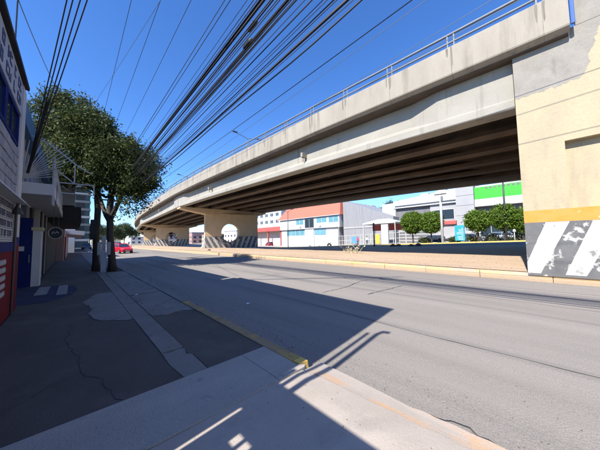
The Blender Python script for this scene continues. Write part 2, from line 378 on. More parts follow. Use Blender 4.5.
# orange paint remains along the driveway lip
tr = MB(); n_ = 40
for k in range(n_+1):
    y = 2.14-k*.055
    for q in range(4):
        x = 2.16+.07*q+.03*noise.noise(Vector((y*5, q, 0)))+.004*k
        tr.v.append((x, y, -.062*ss(1.9, 2.46, x)+.0045))
for k in range(n_):
    for q in range(3): a = k*4+q; tr.f.append((a, a+1, a+5, a+4))
tr.build('paint_trace', mat('old orange paint remains', (.35, .305, .262), (.43, .378, .33), scale=1.3, bump=.22, bscale=50, c3=(.5, .32, .19), c3scale=5, c3lo=.46, c3hi=.66, c3stretch=(1, .7, 1), fine=.1), d_)
# kerb of the near sidewalk
nk = setp(bpy.data.objects.new('sidewalk_kerb', None), kind='structure'); COL.objects.link(nk); nk.location = (2.2, 2.3, 0)
MB().hexa([(2.125, 2.295, -.11), (2.3, 2.27, -.11), (2.3, 2.42, -.11), (2.125, 2.42, -.11)], [(2.14, 2.31, .018), (2.285, 2.285, .018), (2.285, 2.42, .018), (2.135, 2.42, .018)]).build('kerb_end', M['yellow'], nk, bevel=.012, label='yellow painted kerb end')
yk = 2.428; kerbs = 0
while yk < 60:
    L_ = random.uniform(1.7, 2.4) if yk < 20 else 4.0
    MB().box(2.125, 2.295+random.uniform(-.006, .006), yk, yk+L_-.012, -.12, .014+random.uniform(-.006, .006)).build('kerb_stone', M['kerb_left'] if yk < 4.9 else M['walk'], nk, bevel=.012)
    yk += L_
# cracks: thin dark grit lines lying in the surface
def crack(pts, wd, name, par, z, jag=.02, n=9):
    P = []
    for (a, b) in zip(pts[:-1], pts[1:]):
        for k in range(n):
            t = k/n; x = a[0]+(b[0]-a[0])*t; y = a[1]+(b[1]-a[1])*t
            P.append((x+jag*noise.noise(Vector((x*9, y*9, 1))), y+jag*noise.noise(Vector((x*9, y*9, 8)))))
    P.append(pts[-1]); mb = MB(); L1 = []; L2 = []
    for i, p in enumerate(P):
        q = P[min(i+1, len(P)-1)]; o = P[max(i-1, 0)]
        d = Vector((q[0]-o[0], q[1]-o[1])).normalized(); nn = Vector((-d.y, d.x)); ww = wd*(.5+.9*abs(noise.noise(Vector((p[0]*6, p[1]*6, 2)))))
        zz = z(p[0]) if callable(z) else z
        L1.append((p[0]+nn.x*ww, p[1]+nn.y*ww, zz)); L2.append((p[0]-nn.x*ww, p[1]-nn.y*ww, zz))
    k = len(P); mb.add(L1+L2, [(i, i+1, i+1+k, i+k) for i in range(k-1)])
    return mb.build(name, M['joint'], par)
crack([(.38, 3.1), (.28, 3.7), (.12, 4.1), (.1, 4.7), (-.05, 5.6), (.05, 6.6)], .007, 'crack', sw, .004, .05)
crack([(.12, 4.1), (-.2, 3.9), (-.5, 3.6)], .004, 'crack', sw, .004, .05)
crack([(1.3, 7.6), (1.6, 7.4), (2.1, 7.5)], .006, 'crack', sw, .008, .04)
rd = bpy.data.objects['road']
crz = lambda x: roadz(x)+.006
crack([(6.2, 3.75), (7.2, 3.6), (8.0, 3.5)], .016, 'crack', rd, crz, .05)
crack([(5.6, 4.9), (6.6, 4.8), (8.0, 5.0), (9.4, 4.8)], .014, 'crack', rd, crz, .05)
crack([(2.5, .9), (2.53, .4), (2.5, 0.1), (2.58, -.4), (2.5, -1.2)], .009, 'crack', rd, lambda x: roadz(x)+.012, .09)
crack([(4.4, -6), (4.5, -2), (4.42, 1.5), (4.5, 6), (4.45, 14)], .006, 'crack', rd, crz, .1)
crack([(7.9, -8), (7.95, -1), (7.9, 3), (8.0, 9), (7.9, 20)], .009, 'crack', rd, crz, .1)
crack([(9.1, -8), (9.12, 0), (9.05, 6), (9.1, 20)], .012, 'crack', rd, crz, .08)
# ------------------------------------------------------------------ overpass
NOD = np.array([[-34, 11.9], [-15, 11.92], [0, 11.95], [20, 11.93], [41, 12.05], [60, 12.85], [85.6, 14.6], [123, 19.6], [165, 29], [205, 42]])
ZN = np.array([[-34, 5.75], [0.6, 6.43], [10, 6.72], [20, 6.92], [30, 7.1], [41, 7.18], [60, 7.12], [85.6, 7.0], [123, 6.9], [165, 6.2], [205, 4.6]])
def natspline(X, Y):
    n = len(X); h = np.diff(X); A = np.eye(n); b = np.zeros(n)
    for i in range(1, n-1):
        A[i, i-1] = h[i-1]; A[i, i] = 2*(h[i-1]+h[i]); A[i, i+1] = h[i]
        b[i] = 6*((Y[i+1]-Y[i])/h[i]-(Y[i]-Y[i-1])/h[i-1])
    m = np.linalg.solve(A, b)
    def f(x):
        i = int(min(n-2, max(0, np.searchsorted(X, x)-1))); t = x-X[i]
        return Y[i]+t*((Y[i+1]-Y[i])/h[i]-h[i]*(2*m[i]+m[i+1])/6)+t*t*m[i]/2+t**3*(m[i+1]-m[i])/(6*h[i])
    return f
fx = natspline(NOD[:, 0], NOD[:, 1])
fz = lambda y: float(np.interp(y, ZN[:, 0], ZN[:, 1]))
def fr(y):                                            # frame at station y: origin on fascia line, tangent, normal (to the far side)
    t = Vector((fx(y+.05)-fx(y-.05), .1, 0)).normalized(); return Vector((fx(y), y, fz(y))), t, Vector((t.y, -t.x, 0))
def at(y, off, dz):
    p, t, n_ = fr(y); return p + n_*off + Vector((0, 0, dz))
W = 16.4                                              # fascia to fascia
OV = .66                                              # parapet outside the fascia
ov = thing('overpass', 'long pale concrete overpass on painted piers crossing over the dirt median', 'overpass', (20, 20, 0))
# deck slab
st = list(np.arange(-.8, 41, 2.0))+list(np.arange(41, 206, 4.0))
MB().loft([[at(y, -.42, 1.78), at(y, W+.42, 1.78), at(y, W+.42, 2.08), at(y, -.42, 2.08)] for y in st]).build('deck', M['soffit'], ov)  # darkened concrete carries the shade between the girders
# near parapet: one panel per bay with a lip at the foot; joints between
def panel(y0, y1, n=3, side=1):
    mb = MB(); rings = []
    for k in range(n+1):
        y = y0+(y1-y0)*k/n
        if side > 0: prof = [(-OV, 1.98), (-OV+.02, 1.93), (-.42, 1.82), (-.42, 2.5), (-OV+.22, 3.17), (-OV+.03, 3.17), (-OV, 3.14)]
        else: prof = [(W+.42, 1.82), (W+OV, 1.93), (W+OV, 3.17), (W+OV-.2, 3.17), (W+.42, 2.4)]
        rings.append([at(y, o, z) for o, z in prof])
    mb.loft(rings); return mb
BAY = 2.7
ybay = -.83
i = 0
def rail_piece(y0, y1, off, dz, r, n, name, m):
    return MB().tube([at(y0+(y1-y0)*k/n, off, dz) for k in range(n+1)], r, 8).build(name, m, ov, smooth=True)
streak_rng = random.Random(3)
while ybay < 190:
    y1 = ybay+BAY-.01 if ybay > -.5 else -.255
    nxt = ybay+BAY if ybay > -.5 else -.25
    pn = panel(ybay, y1).build('parapet_panel', M['concrete'], ov)
    # rain stains under the posts and drips under the top edge, where water runs off
    if ybay < 75:
        def streak(yc, wd, z1_, ln):
            mb = MB(); o0 = -OV-.004
            a = [(yc-wd*.5, z1_), (yc+wd*.5, z1_), (yc+wd*.55, z1_-.3*ln), (yc+wd*.4, z1_-.8*ln), (yc, z1_-ln), (yc-wd*.35, z1_-.8*ln), (yc-wd*.5, z1_-.3*ln)]
            a = [(yy+random.uniform(-.2, .2)*wd, zz) for yy, zz in a]
            mb.add([at(yy, o0, zz) for yy, zz in a], [tuple(range(7))])
            mb.build('rain_stain', M['stain'], pn)
        for q in (.08, -.1):
            if ybay+q > -.55: streak(ybay+q+.06, streak_rng.uniform(.05, .1), 3.12, streak_rng.uniform(.35, 1.0))
    # pair of rail posts at each joint
    if ybay > -.5:
        for d in (-.12, .12):
            p = at(ybay+d, -OV+.12, 3.15); q = at(ybay+d, -OV+.12, 3.72)
            MB().tube([p, q], .035, 6).build('rail_post', M['rail'], ov)
    ybay = nxt; i += 1
rail_piece(-.8, 40, -OV+.12, 3.76, .055, 30, 'top_rail', M['rail']); rail_piece(40, 188, -OV+.12, 3.76, .055, 40, 'top_rail', M['rail'])
rail_piece(-.8, 40, -OV+.12, 3.4, .045, 30, 'lower_rail', M['rail']); rail_piece(40, 188, -OV+.12, 3.4, .045, 40, 'lower_rail', M['rail'])
panel(-.83, 41, 20, -1).build('far_parapet', M['concrete'], ov); panel(41.05, 200, 40, -1).build('far_parapet', M['concrete'], ov)
# girders, straight from support to support
SUP = [0.57, 41.0, 85.6, 123.0, 165.0, 203.0]
NG = 7
for s_ in range(5):
    a0, a1 = SUP[s_]+.06, SUP[s_+1]-.06
    A, tA, nA = fr(a0); B, tB, nB = fr(a1)
    for g in range(NG):
        off = g*W/(NG-1)
        P = A+nA*off; Q = B+nB*off
        T = (Q-P); L = T.length; T2 = Vector((T.x, T.y, 0)).normalized(); N = Vector((T2.y, -T2.x, 0))
        if g == NG-1: N = -N
        mb = MB(); rings = []
        # stations: thick end blocks near the supports, slim web between
        for t in (0, 2.6/L, 3.9/L, .25, .5, .75, 1-3.9/L, 1-2.6/L, 1):
            c = P+T*t
            # camber follows the deck grade between supports
            yy = a0+(a1-a0)*t; c.z = fz(yy)
            e = 1 if (t < 3/L or t > 1-3/L) else 0
            if g in (0, NG-1):
                wb = .02 if e else .3
                prof = [(0.03, 0), (0, .04), (0, .34), (wb, .62 if not e else .4), (wb, 1.8), (.75, 1.8), (.75, 0)]
            else:
                wb = .06 if e else .3
                prof = [(-.42, 0), (-.42, .22), (-.42+wb, .48), (-.42+wb, 1.8), (.42-wb, 1.8), (.42-wb, .48), (.42, .22), (.42, 0)]
            rings.append([c+N*o+Vector((0, 0, z)) for o, z in prof])
        mb.loft(rings).build('girder', M['girder'] if g in (0, NG-1) else M['soffit'], ov, label='sunlit outer girder of the overpass span' if g == 0 else None)  # inner girders take the shade-darkened copy of the concrete
    # cross diaphragms between girders
    for t in (.33, .66):
        c0 = P = None
        a = A.lerp(B, t); nn = nA.lerp(nB, t)
        T2 = (B-A); T2.z = 0; T2.normalize(); z0 = fz(a0+(a1-a0)*t)
        p = a+nn*.7; q = a+nn*(W-.7)
        MB().hexa([p-T2*.12+Vector((0, 0, z0+.6-p.z)), q-T2*.12+Vector((0, 0, z0+.6-q.z)), q+T2*.12+Vector((0, 0, z0+.6-q.z)), p+T2*.12+Vector((0, 0, z0+.6-p.z))],
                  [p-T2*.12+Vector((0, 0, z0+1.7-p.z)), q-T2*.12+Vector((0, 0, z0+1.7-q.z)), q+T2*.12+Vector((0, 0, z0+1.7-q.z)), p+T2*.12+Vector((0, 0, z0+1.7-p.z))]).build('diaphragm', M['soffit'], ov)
# drain spouts through the outer girder
for y in (12.1, 28.5, 55):
    c = at(y, .2, .95)
    MB().box(c.x-.34, c.x+.2, y-.1, y+.1, c.z-.13, c.z+.2).build('drain_spout', M['concrete'], ov, bevel=.02)
    MB().tube([(c.x-.2, y, c.z-.1), (c.x-.2, y, c.z-.42)], .06, 8).build('drain_pipe', M['concrete'], ov)

# piers with a round opening and hammerhead caps
def pier(ystn, xl, yl, xr, yr, ztop, zb=.28, th=1.1):
    L = math.hypot(xr-xl, yr-yl); ux = Vector(((xr-xl)/L, (yr-yl)/L, 0)); vx = Vector((-ux.y, ux.x, 0))
    root = MB(); hc = (L*.46, 3.05); hr = 1.62; N = 48
    # outline of face in (u,z), with round hole: ring of quads between hole and a square, rest boxes
    def P(u, z, d): p = Vector((xl, yl, 0))+ux*u+vx*d; p.z = z; return p
    sq0, sq1, zz0, zz1 = hc[0]-2.1, hc[0]+2.1, hc[1]-2.1, hc[1]+2.1
    def sqp(a):
        c, s = math.cos(a), math.sin(a); k = 2.1/max(abs(c), abs(s)); return hc[0]+c*k, hc[1]+s*k
    angs = [2*math.pi*(k+.0)/N for k in range(N)]
    for d, flip in ((-th/2, 0), (th/2, 1)):
        k = len(root.v)
        for a in angs: u, z = sqp(a); root.v.append(P(u, z, d)); root.v.append(P(hc[0]+hr*math.cos(a), hc[1]+hr*math.sin(a), d))
        for j in range(N):
            a, b = k+2*j, k+2*((j+1) % N); root.f.append((a, b, b+1, a+1))
        for (u0_, u1_, z0_, z1_) in ((0, sq0, zb, ztop), (sq1, L, zb, ztop), (sq0, sq1, zb, zz0), (sq0, sq1, zz1, ztop)):
            root.add([P(u0_, z0_, d), P(u1_, z0_, d), P(u1_, z1_, d), P(u0_, z1_, d)], [(0, 1, 2, 3)])
    # edges
    root.add([P(0, zb, -th/2), P(0, zb, th/2), P(0, ztop, th/2), P(0, ztop, -th/2)], [(0, 1, 2, 3)])
    root.add([P(L, zb, -th/2), P(L, zb, th/2), P(L, ztop, th/2), P(L, ztop, -th/2)], [(0, 1, 2, 3)])
    root.add([P(0, ztop, -th/2), P(L, ztop, -th/2), P(L, ztop, th/2), P(0, ztop, th/2)], [(0, 1, 2, 3)])
    k = len(root.v)
    for a in angs:
        for d in (-th/2, th/2): root.v.append(P(hc[0]+hr*math.cos(a), hc[1]+hr*math.sin(a), d))
    for j in range(N):
        a, b = k+2*j, k+2*((j+1) % N); root.f.append((a, b, b+1, a+1))
    pr = root.build('pier', M['pier'], ov)
    # painted hazard stripes on a skin 6 mm proud, black ground with white diagonals, cut round the opening
    top = zb+2.25
    def inside(u, z): return (u-hc[0])**2+(z-hc[1])**2 < (hr+.03)**2
    for d in (-th/2-.006, th/2+.006):
        bk = MB(); du, dz_ = .12, .15
        nu, nz = int(L/du), int(2.1/dz_)
        for iu in range(nu):
            for iz in range(nz):
                u, z = iu*L/nu, zb+.03+iz*2.1/nz; u2, z2 = u+L/nu, z+2.1/nz
                if inside((u+u2)/2, (z+z2)/2): continue
                bk.add([P(u, z, d), P(u2, z, d), P(u2, z2, d), P(u, z2, d)], [(0, 1, 2, 3)])
        d2 = d-.004 if d < 0 else d+.004
        per = .92; kk = -3
        while kk*per < L+3:
            for left in (True, False):
                wh = MB()
                # slanting bars, mirrored about the middle of the pier
                n_ = 8
                for q in range(n_):
                    za, zc = zb+.04+2.05*q/n_, zb+.04+2.05*(q+1)/n_
                    sl = -.75 if left else .5
                    ua, uc = kk*per+sl*(za-zb)*.75+1.3, kk*per+sl*(zc-zb)*.75+1.3
                    lim = (.0, L*.5) if left else (L*.5, L)
                    def cl(u): return min(lim[1], max(lim[0], u))
                    pts = [(cl(ua), za), (cl(ua+.42), za), (cl(uc+.42), zc), (cl(uc), zc)]
                    if pts[1][0]-pts[0][0] < .03 and pts[2][0]-pts[3][0] < .03: continue
                    if any(inside(*p) for p in pts): continue
                    wh.add([P(u, z, d2) for u, z in pts], [(0, 1, 2, 3)])
                if wh.v: wh.build('white_hazard_stripe', M['white'], pr)
            kk += 1
        bk.build('black_hazard_paint', M['black'], pr)
    rsb = MB(); e = th/2+.012
    for (u0_, u1_, d0, d1) in ((-.01, L+.01, -e, -e+.006), (-.01, L+.01, e-.006, e)):
        pass
    # end face: white with black slants
    el = MB().hexa([P(-.006, zb+.02, -th/2), P(-.001, zb+.02, -th/2), P(-.001, zb+.02, th/2), P(-.006, zb+.02, th/2)],
                   [P(-.006, top, -th/2), P(-.001, top, -th/2), P(-.001, top, th/2), P(-.006, top, th/2)]).build('white_end_paint', M['white'], pr)
    bl = MB()
    for z in (.35, 1.15): bl.add([P(-.01, zb+z, -th/2), P(-.01, zb+z+.55, th/2), P(-.01, zb+z+.95, th/2), P(-.01, zb+z+.4, -th/2)], [(0, 1, 2, 3)])
    bl.build('black_end_stripe', M['black'], pr)
    # foot block flaring towards the road
    MB().hexa([P(-.7, zb-.1, -.5), P(-.02, zb-.1, -.5), P(-.02, zb-.1, .5), P(-.7, zb-.1, .5)], [P(-.35, zb+.55, -.4), P(-.02, zb+1.5, -.45), P(-.02, zb+1.5, .45), P(-.35, zb+.55, .4)]).build('pier_foot', M['white'], pr)
    # hammerhead cap, tapering to the outer girders
    y = ystn; o0 = (at(y, .1, 0)); o1 = at(y, W-.1, 0); zc = fz(y)
    cl_ = (Vector((xl, yl, 0))-Vector((o0.x, o0.y, 0))).length
    cap = MB(); rings = []
    A = Vector((o0.x, o0.y, 0)); B = Vector((o1.x, o1.y, 0)); D = (B-A).normalized(); V = Vector((-D.y, D.x, 0))*.85
    LL = (B-A).length
    for u, dep in ((0, .25), (cl_, .95), (min(LL-.5, cl_+L), .95), (LL, .25)):
        c = A+D*u
        rings.append([c-V+Vector((0, 0, zc-.02-dep)), c+V+Vector((0, 0, zc-.02-dep)), c+V+Vector((0, 0, zc-.02)), c-V+Vector((0, 0, zc-.02))])
    cap.loft(rings).build('pier_cap', M['pier'], ov)
pier(41.0, 16.4, 41.1, 25.6, 39.0, 6.4)
pier(85.6, 18.8, 85.4, 27.8, 82.4, 6.2)
pier(123.0, 22.3, 122.6, 31.2, 119.2, 6.1)
pier(165.0, 31.5, 164.0, 40.0, 160.0, 5.4)

# lamps standing on the deck
def bridge_lamp(y, lab):
    b = at(y, 7.2, 2.08); t = thing('street_lamp', lab, 'street lamp', b)
    MB().tube([b, b+Vector((0, 0, 4)), b+Vector((0, 0, 8.3))], [.11, .085, .06], 8).build('pole', M['rail'], t)
    MB().tube([b+Vector((-2.2, 0, 8.65)), b+Vector((-1, 0, 8.45)), b+Vector((0, 0, 8.2)), b+Vector((1, 0, 8.45)), b+Vector((2.2, 0, 8.65))], .045, 6).build('arm', M['rail'], t)
    for s in (-1, 1):
        MB().hexa([b+Vector((s*2.1-.4, -.14, 8.6)), b+Vector((s*2.1+.4, -.14, 8.6)), b+Vector((s*2.1+.4, .14, 8.6)), b+Vector((s*2.1-.4, .14, 8.6))],
                  [b+Vector((s*2.1-.3, -.09, 8.76)), b+Vector((s*2.1+.3, -.09, 8.76)), b+Vector((s*2.1+.3, .09, 8.76)), b+Vector((s*2.1-.3, .09, 8.76))]).build('lamp_head', M['steel'], t)
bridge_lamp(31.6, 'double armed street lamp standing on the overpass, the nearer and larger one')
bridge_lamp(61.5, 'double armed street lamp on the overpass farther away, beside the tree top')

# abutment wall at the right
ab = thing('abutment_wall', 'tall cream and grey overpass abutment wall with orange band and black white stripes', 'wall', (11.7, .6, .28))
def stn(y): return fz(y)
yv = [-34, -20, -8, -4, -1.2]
MB().loft([[(12.12, y, .0), (28.2, y, .0), (28.2, y, fz(y)+1.92), (12.12, y, fz(y)+1.92)] for y in (-34, -15, -6, .50)]).build('fill_block', M['patch'], ab)
F0, F1 = 11.70, 12.117                                # wall skin
# skin built round the recess (y<-.5, z 2.6..4.7)
def skin(y0, y1, z0, z1, m, name, z0b=None, z1b=None, f0=F0, f1=F1):
    z0b = z0 if z0b is None else z0b; z1b = z1 if z1b is None else z1b      # b = values at y1
    return MB().hexa([(f0, y0, z0), (f1, y0, z0), (f1, y1, z0b), (f0, y1, z0b)], [(f0, y0, z1), (f1, y0, z1), (f1, y1, z1b), (f0, y1, z1b)]).build(name, m, ab)
TOPa = lambda y: fz(y)+2.05
skin(-34, .6, 2.46, 2.50, M['orange'], 'orange_band') if False else None
skin(-34, .6, 2.06, 2.48, M['orange'], 'orange_band')
skin(-.52, .6, 2.48, 6.0, M['cream'], 'cream_wall')
skin(-34, -.52, 4.72, 6.0, M['cream'], 'cream_wall')
skin(-34, -.52, 2.48, 4.72, M['cream'], 'recessed_panel', f0=F0+.26)
# cream paint above, with a grey rendered patch whose edge is ragged
MB().loft([[(F0, y, 6.0), (F1, y, 6.0), (F1, y, TOPa(y)), (F0, y, TOPa(y))] for y in (-34, -15, -6, .6)]).build('cream_wall', M['cream'], ab)
gp = MB(); NR, NC = 60, 40; vs_ = []
for k in range(NR):
    for q in range(NC):
        u = q/(NC-1); t = k/(NR-1)
        rag_r = .10*noise.noise(Vector((t*6, 1, 0)))+.06*noise.noise(Vector((t*21, 2, 0)))
        y = .6-u*(2.15+rag_r-.45*(1-t))
        low = 6.62+.12*noise.noise(Vector((y*3, 7, 0)))+.07*noise.noise(Vector((y*11, 7, 0)))+.03*noise.noise(Vector((y*31, 7, 0)))+max(0, .35-y)*.04+ss(-.9, -1.5, y)*.5
        hi_ = TOPa(y)-.012
        vs_.append((F0-.004, y, low+(hi_-low)*t))
gp.add(vs_, [(k*NC+q, k*NC+q+1, k*NC+q+NC+1, k*NC+q+NC) for k in range(NR-1) for q in range(NC-1)])
gp.build('grey_patch', M['patch'], ab)
# ramp parapet flush with the wall beyond the joint
rp = MB(); rp.loft([[(F0-.01, y, TOPa(y)+.0), (F0+.22, y, TOPa(y)), (F0+.22, y, fz(y)+3.2), (F0-.01, y, fz(y)+3.2)] for y in (-34, -15, -6, -.97)])
rp.build('ramp_parapet', M['patch'], ab)
MB().tube([(F0-.3, -.9, fz(-1)+1.98), (F0-.3, -.9, fz(-1)+4.2)], .055, 8).build('blue_downpipe', mat('blue pipe', (.06, .13, .36), rough=.5), ab)
# striped foot
skin(-34, .6, .22, 2.06, M['black'], 'black_foot')
PIT = 1.03
for k_ in range(10):
    yt0, yt1 = .07-k_*PIT, -.48-k_*PIT*.98            # stripe at the top: from yt0 (left) to yt1 (right)
    run = .78
    pts = [(yt0, 2.05), (yt0+run*.86, .30), (yt1+run*.97, .30), (yt1, 2.05)]
    q = []
    for k in range(4):
        a, b = pts[k], pts[(k+1) % 4]
        if a[0] <= .597: q.append(a)
        if (a[0] <= .597) != (b[0] <= .597):
            t = (.597-a[0])/(b[0]-a[0]); q.append((.597, a[1]+(b[1]-a[1])*t))
    # wobbly hand painted edges
    Q = []
    for (a, b) in zip(q, q[1:]+q[:1]):
        for t in np.linspace(0, 1, 9)[:-1]:
            y = a[0]+(b[0]-a[0])*t; zz = a[1]+(b[1]-a[1])*t; e = 0 if (zz > 2.04 or zz < .31 or y > .59) else .02
            Q.append((y+e*noise.noise(Vector((y*5, zz*5, k_))), zz))
    MB().add([(F0-.005, y, z) for y, z in Q], [tuple(range(len(Q)))]).build('white_stripe', M['white'], ab)

# ------------------------------------------------------------------ buildings across the road
def facade_box(mb_parent, name, x0, x1, y0, y1, z0, z1, m): return MB().box(x0, x1, y0, y1, z0, z1).build(name, m, mb_parent)
def window(par, x, y0, y1, z0, z1, m_glass, m_frame, nx=2, fr_=.1, proud=.06):
    f = MB()
    f.box(x-proud, x+.02, y0, y1, z0, z0+fr_); f.box(x-proud, x+.02, y0, y1, z1-fr_, z1)
    for k in range(nx+1):
        yy = y0+(y1-y0-fr_)*k/nx; f.box(x-proud-.003, x+.02, yy, yy+fr_, z0+.001, z1-.001)
    o = f.build('window', m_frame, par)
    for k in range(nx):
        ya = y0+(y1-y0-fr_)*k/nx+fr_; yb = y0+(y1-y0-fr_)*(k+1)/nx
        MB().box(x-.02, x+.01, ya, yb, z0+fr_, z1-fr_).build('pane', m_glass, o)
    return o
# red roofed two storey building
rb = thing('shop_building', 'white two storey building with sloping coral red roof across the far road', 'building', (52, 51, 0))
facade_box(rb, 'lower_wall', 52.6, 66, 40.0, 64.5, -1, 4.9, M['cleanwhite'])
MB().box(52, 66, 39.0, 64.5, 4.9, 8.35).build('upper_wall', M['cleanwhite'], rb)
MB().add([(51.6, 38.5, 8.3), (66, 38.5, 8.3), (66, 65.5, 8.3), (51.6, 65.5, 8.3), (54, 40, 12.2), (66, 40, 12.2), (66, 63, 12.2), (54, 63, 12.2)], [(3, 2, 1, 0), (4, 5, 6, 7), (0, 1, 5, 4), (1, 2, 6, 5), (2, 3, 7, 6), (3, 0, 4, 7)]).build('roof', M['redroof'], rb)
for (a, b, c, d, n) in ((43.4, 47.4, 6.35, 8.1, 2), (39.3, 42.8, 6.2, 8.2, 2), (52.8, 56.3, 6.2, 8.15, 2)): window(rb, 52, a, b, c, d, M['tealglass'], M['cleanwhite'], n)
window(rb, 52, 48.4, 52.3, 5.1, 8.2, M['glass'], M['greywall'], 2)
window(rb, 52.6, 52.9, 61.7, 2.8, 4.85, M['tealglass'], M['cleanwhite'], 4)
window(rb, 52.6, 44.3, 48.7, 2.9, 4.8, M['tealglass'], M['bluething'], 3)
d1 = window(rb, 52.6, 44.3, 48.7, -.3, 2.85, mat('pale glass', (.5, .56, .55), rough=.15), M['cleanwhite'], 3)
MB().box(52.3, 52.7, 48.9, 52.6, -.8, 4.9).build('entrance_pier', M['cleanwhite'], rb)
for k, (y, z) in enumerate(((45.6, 5.35), (53.9, 5.4))): MB().box(51.7, 51.99, y, y+.8, z, z+.5).build('air_conditioner', M['wallwhite'], rb, bevel=.03)
MB().tube([(51.9, 39.2, 8.2), (51.9, 39.2, -.4)], .06, 6).build('downpipe', M['wallwhite'], rb); MB().box(51.45, 51.6, 38.5, 65.5, 8.2, 8.32).build('gutter', M['wallwhite'], rb)
# grey ribbed building
gb = thing('metal_building', 'grey ribbed metal clad building right of the red roof', 'building', (53, 32, 0))
MB().add([(53, 24.5, -.5), (68, 24.5, -.5), (68, 38.4, -.5), (53, 38.4, -.5), (53, 24.5, 6.6), (68, 24.5, 6.6), (68, 38.4, 12), (53, 38.4, 12)], [(3, 2, 1, 0), (4, 5, 6, 7), (0, 1, 5, 4), (1, 2, 6, 5), (2, 3, 7, 6), (3, 0, 4, 7)]).build('wall', mat('grey ribbed sheet', (.22, .225, .24), (.27, .275, .29), scale=1.5, stretch=(1, 1, .1)), gb)
ribs = MB()
for k in range(34):
    y = 24.8+.4*k; ribs.box(52.93, 52.999, y, y+.13, -.4, 6.6+(y-24.5)*.385)
ribs.build('rib_sheet', mat('rib sheet', (.3, .305, .32), (.2, .205, .215), scale=2, stretch=(1, 1, .1)), gb)
MB().box(52.85, 52.99, 24.6, 38.3, 4.3, 4.7).build('belt', M['greywall'], gb)
# red shop far left
rs = thing('red_shop', 'low red roofed shop with white wall beside the first pier', 'shop', (57, 75, 0))
facade_box(rs, 'wall', 58, 68, 68, 90, -1.5, 5.0, M['cleanwhite'])
facade_box(rs, 'canopy', 55, 68.2, 67, 92, 5.0, 6.6, M['brickred'])
for y in (68.5, 76.5, 84.5): MB().box(55.6, 56.1, y, y+.5, -1.5, 5.0).build('column', M['brickred'], rs)
# pale block with murky windows behind it
pb_ = thing('apartment_block', 'pale blue grey apartment block rising behind the low red shop', 'building', (75, 98, 0))
facade_box(pb_, 'wall', 75, 90, 92, 122, -1, 21, mat('pale block plaster', (.4, .41, .46), (.33, .345, .4), scale=.5))
for r_ in range(5):
    for c in range(6): window(pb_, 75, 94+4.6*c, 96.6+4.6*c, 3+3.6*r_, 4.9+3.6*r_, M['glass'], M['cleanwhite'], 2, .14)
# big white and grey store
wb_ = thing('store_building', 'long white and grey store with bright green fascia behind the clipped trees', 'store', (56, 12, 0))
facade_box(wb_, 'left_block', 56, 75, 12.6, 27.5, -.2, 9.3, M['darkgrey'])
MB().hexa([(55.2, 12.4, 8.55), (75.5, 12.4, 8.55), (75.5, 25.4, 8.55), (55.2, 25.4, 8.55)], [(55.2, 12.4, 11.4), (75.5, 12.4, 11.4), (75.5, 25.4, 10.2), (55.2, 25.4, 10.2)]).build('roof_parapet', M['cleanwhite'], wb_)
facade_box(wb_, 'end_wall', 55.4, 75, 25.0, 28.3, -.2, 9.9, M['cleanwhite'])
MB().box(54.9, 55.19, 12.4, 25.0, 9.05, 9.25).build('trim', M['greywall'], wb_)
MB().box(55.7, 56.0, 12.6, 17.5, .3, 8.5).build('glazed_front', M['greywall'], wb_)
facade_box(wb_, 'low_wall', 55.5, 55.98, 17.6, 27.3, -.3, 3.4, M['greywall'])
for k in range(4): MB().box(55.42, 55.495, 17.8, 27.2, .5+.7*k, .85+.7*k).build('wall_board', M['darkgrey'], wb_)
facade_box(wb_, 'tower_wall', 54, 60, 9.4, 12.3, -.2, 13.2, M['greywall'])
for k in range(1, 7): MB().box(53.97, 54.0, 9.4, 12.3, 1.9*k, 1.9*k+.05).build('joint_line', M['darkgrey'], wb_)
facade_box(wb_, 'right_block', 56, 75, -14, 9.39, -.2, 11.3, M['cleanwhite'])
MB().box(54.6, 55.9, -14, 9.35, 8.55, 10.8).build('green_fascia', M['green'], wb_)
MB().box(54.4, 55.95, -14, 9.36, 7.2, 8.53).build('white_fascia', M['cleanwhite'], wb_)
MB().box(55.5, 55.98, -14, 9.3, 4.2, 7.18).build('dark_strip', M['darkgrey'], wb_)  # dark grey strip below the white fascia
for k in range(6): window(wb_, 55.5, 5.6-3.6*k, 9.0-3.6*k, 1.0, 4.2, M['glass'], M['greywall'], 2)
lt = MB()
for k in range(8): lt.box(54.57, 54.6, 3.0+.62*k, 3.4+.62*k, 10.35, 10.7)
lt.build('dark_lettering', M['darkgrey'], wb_)
window(wb_, 55.68, 13.0, 16.8, 5.2, 7.4, M['glass'], M['cleanwhite'], 1)
MB().box(55.2, 55.69, 12.7, 17.2, 4.2, 4.9).build('red_awning', M['brickred'], wb_)

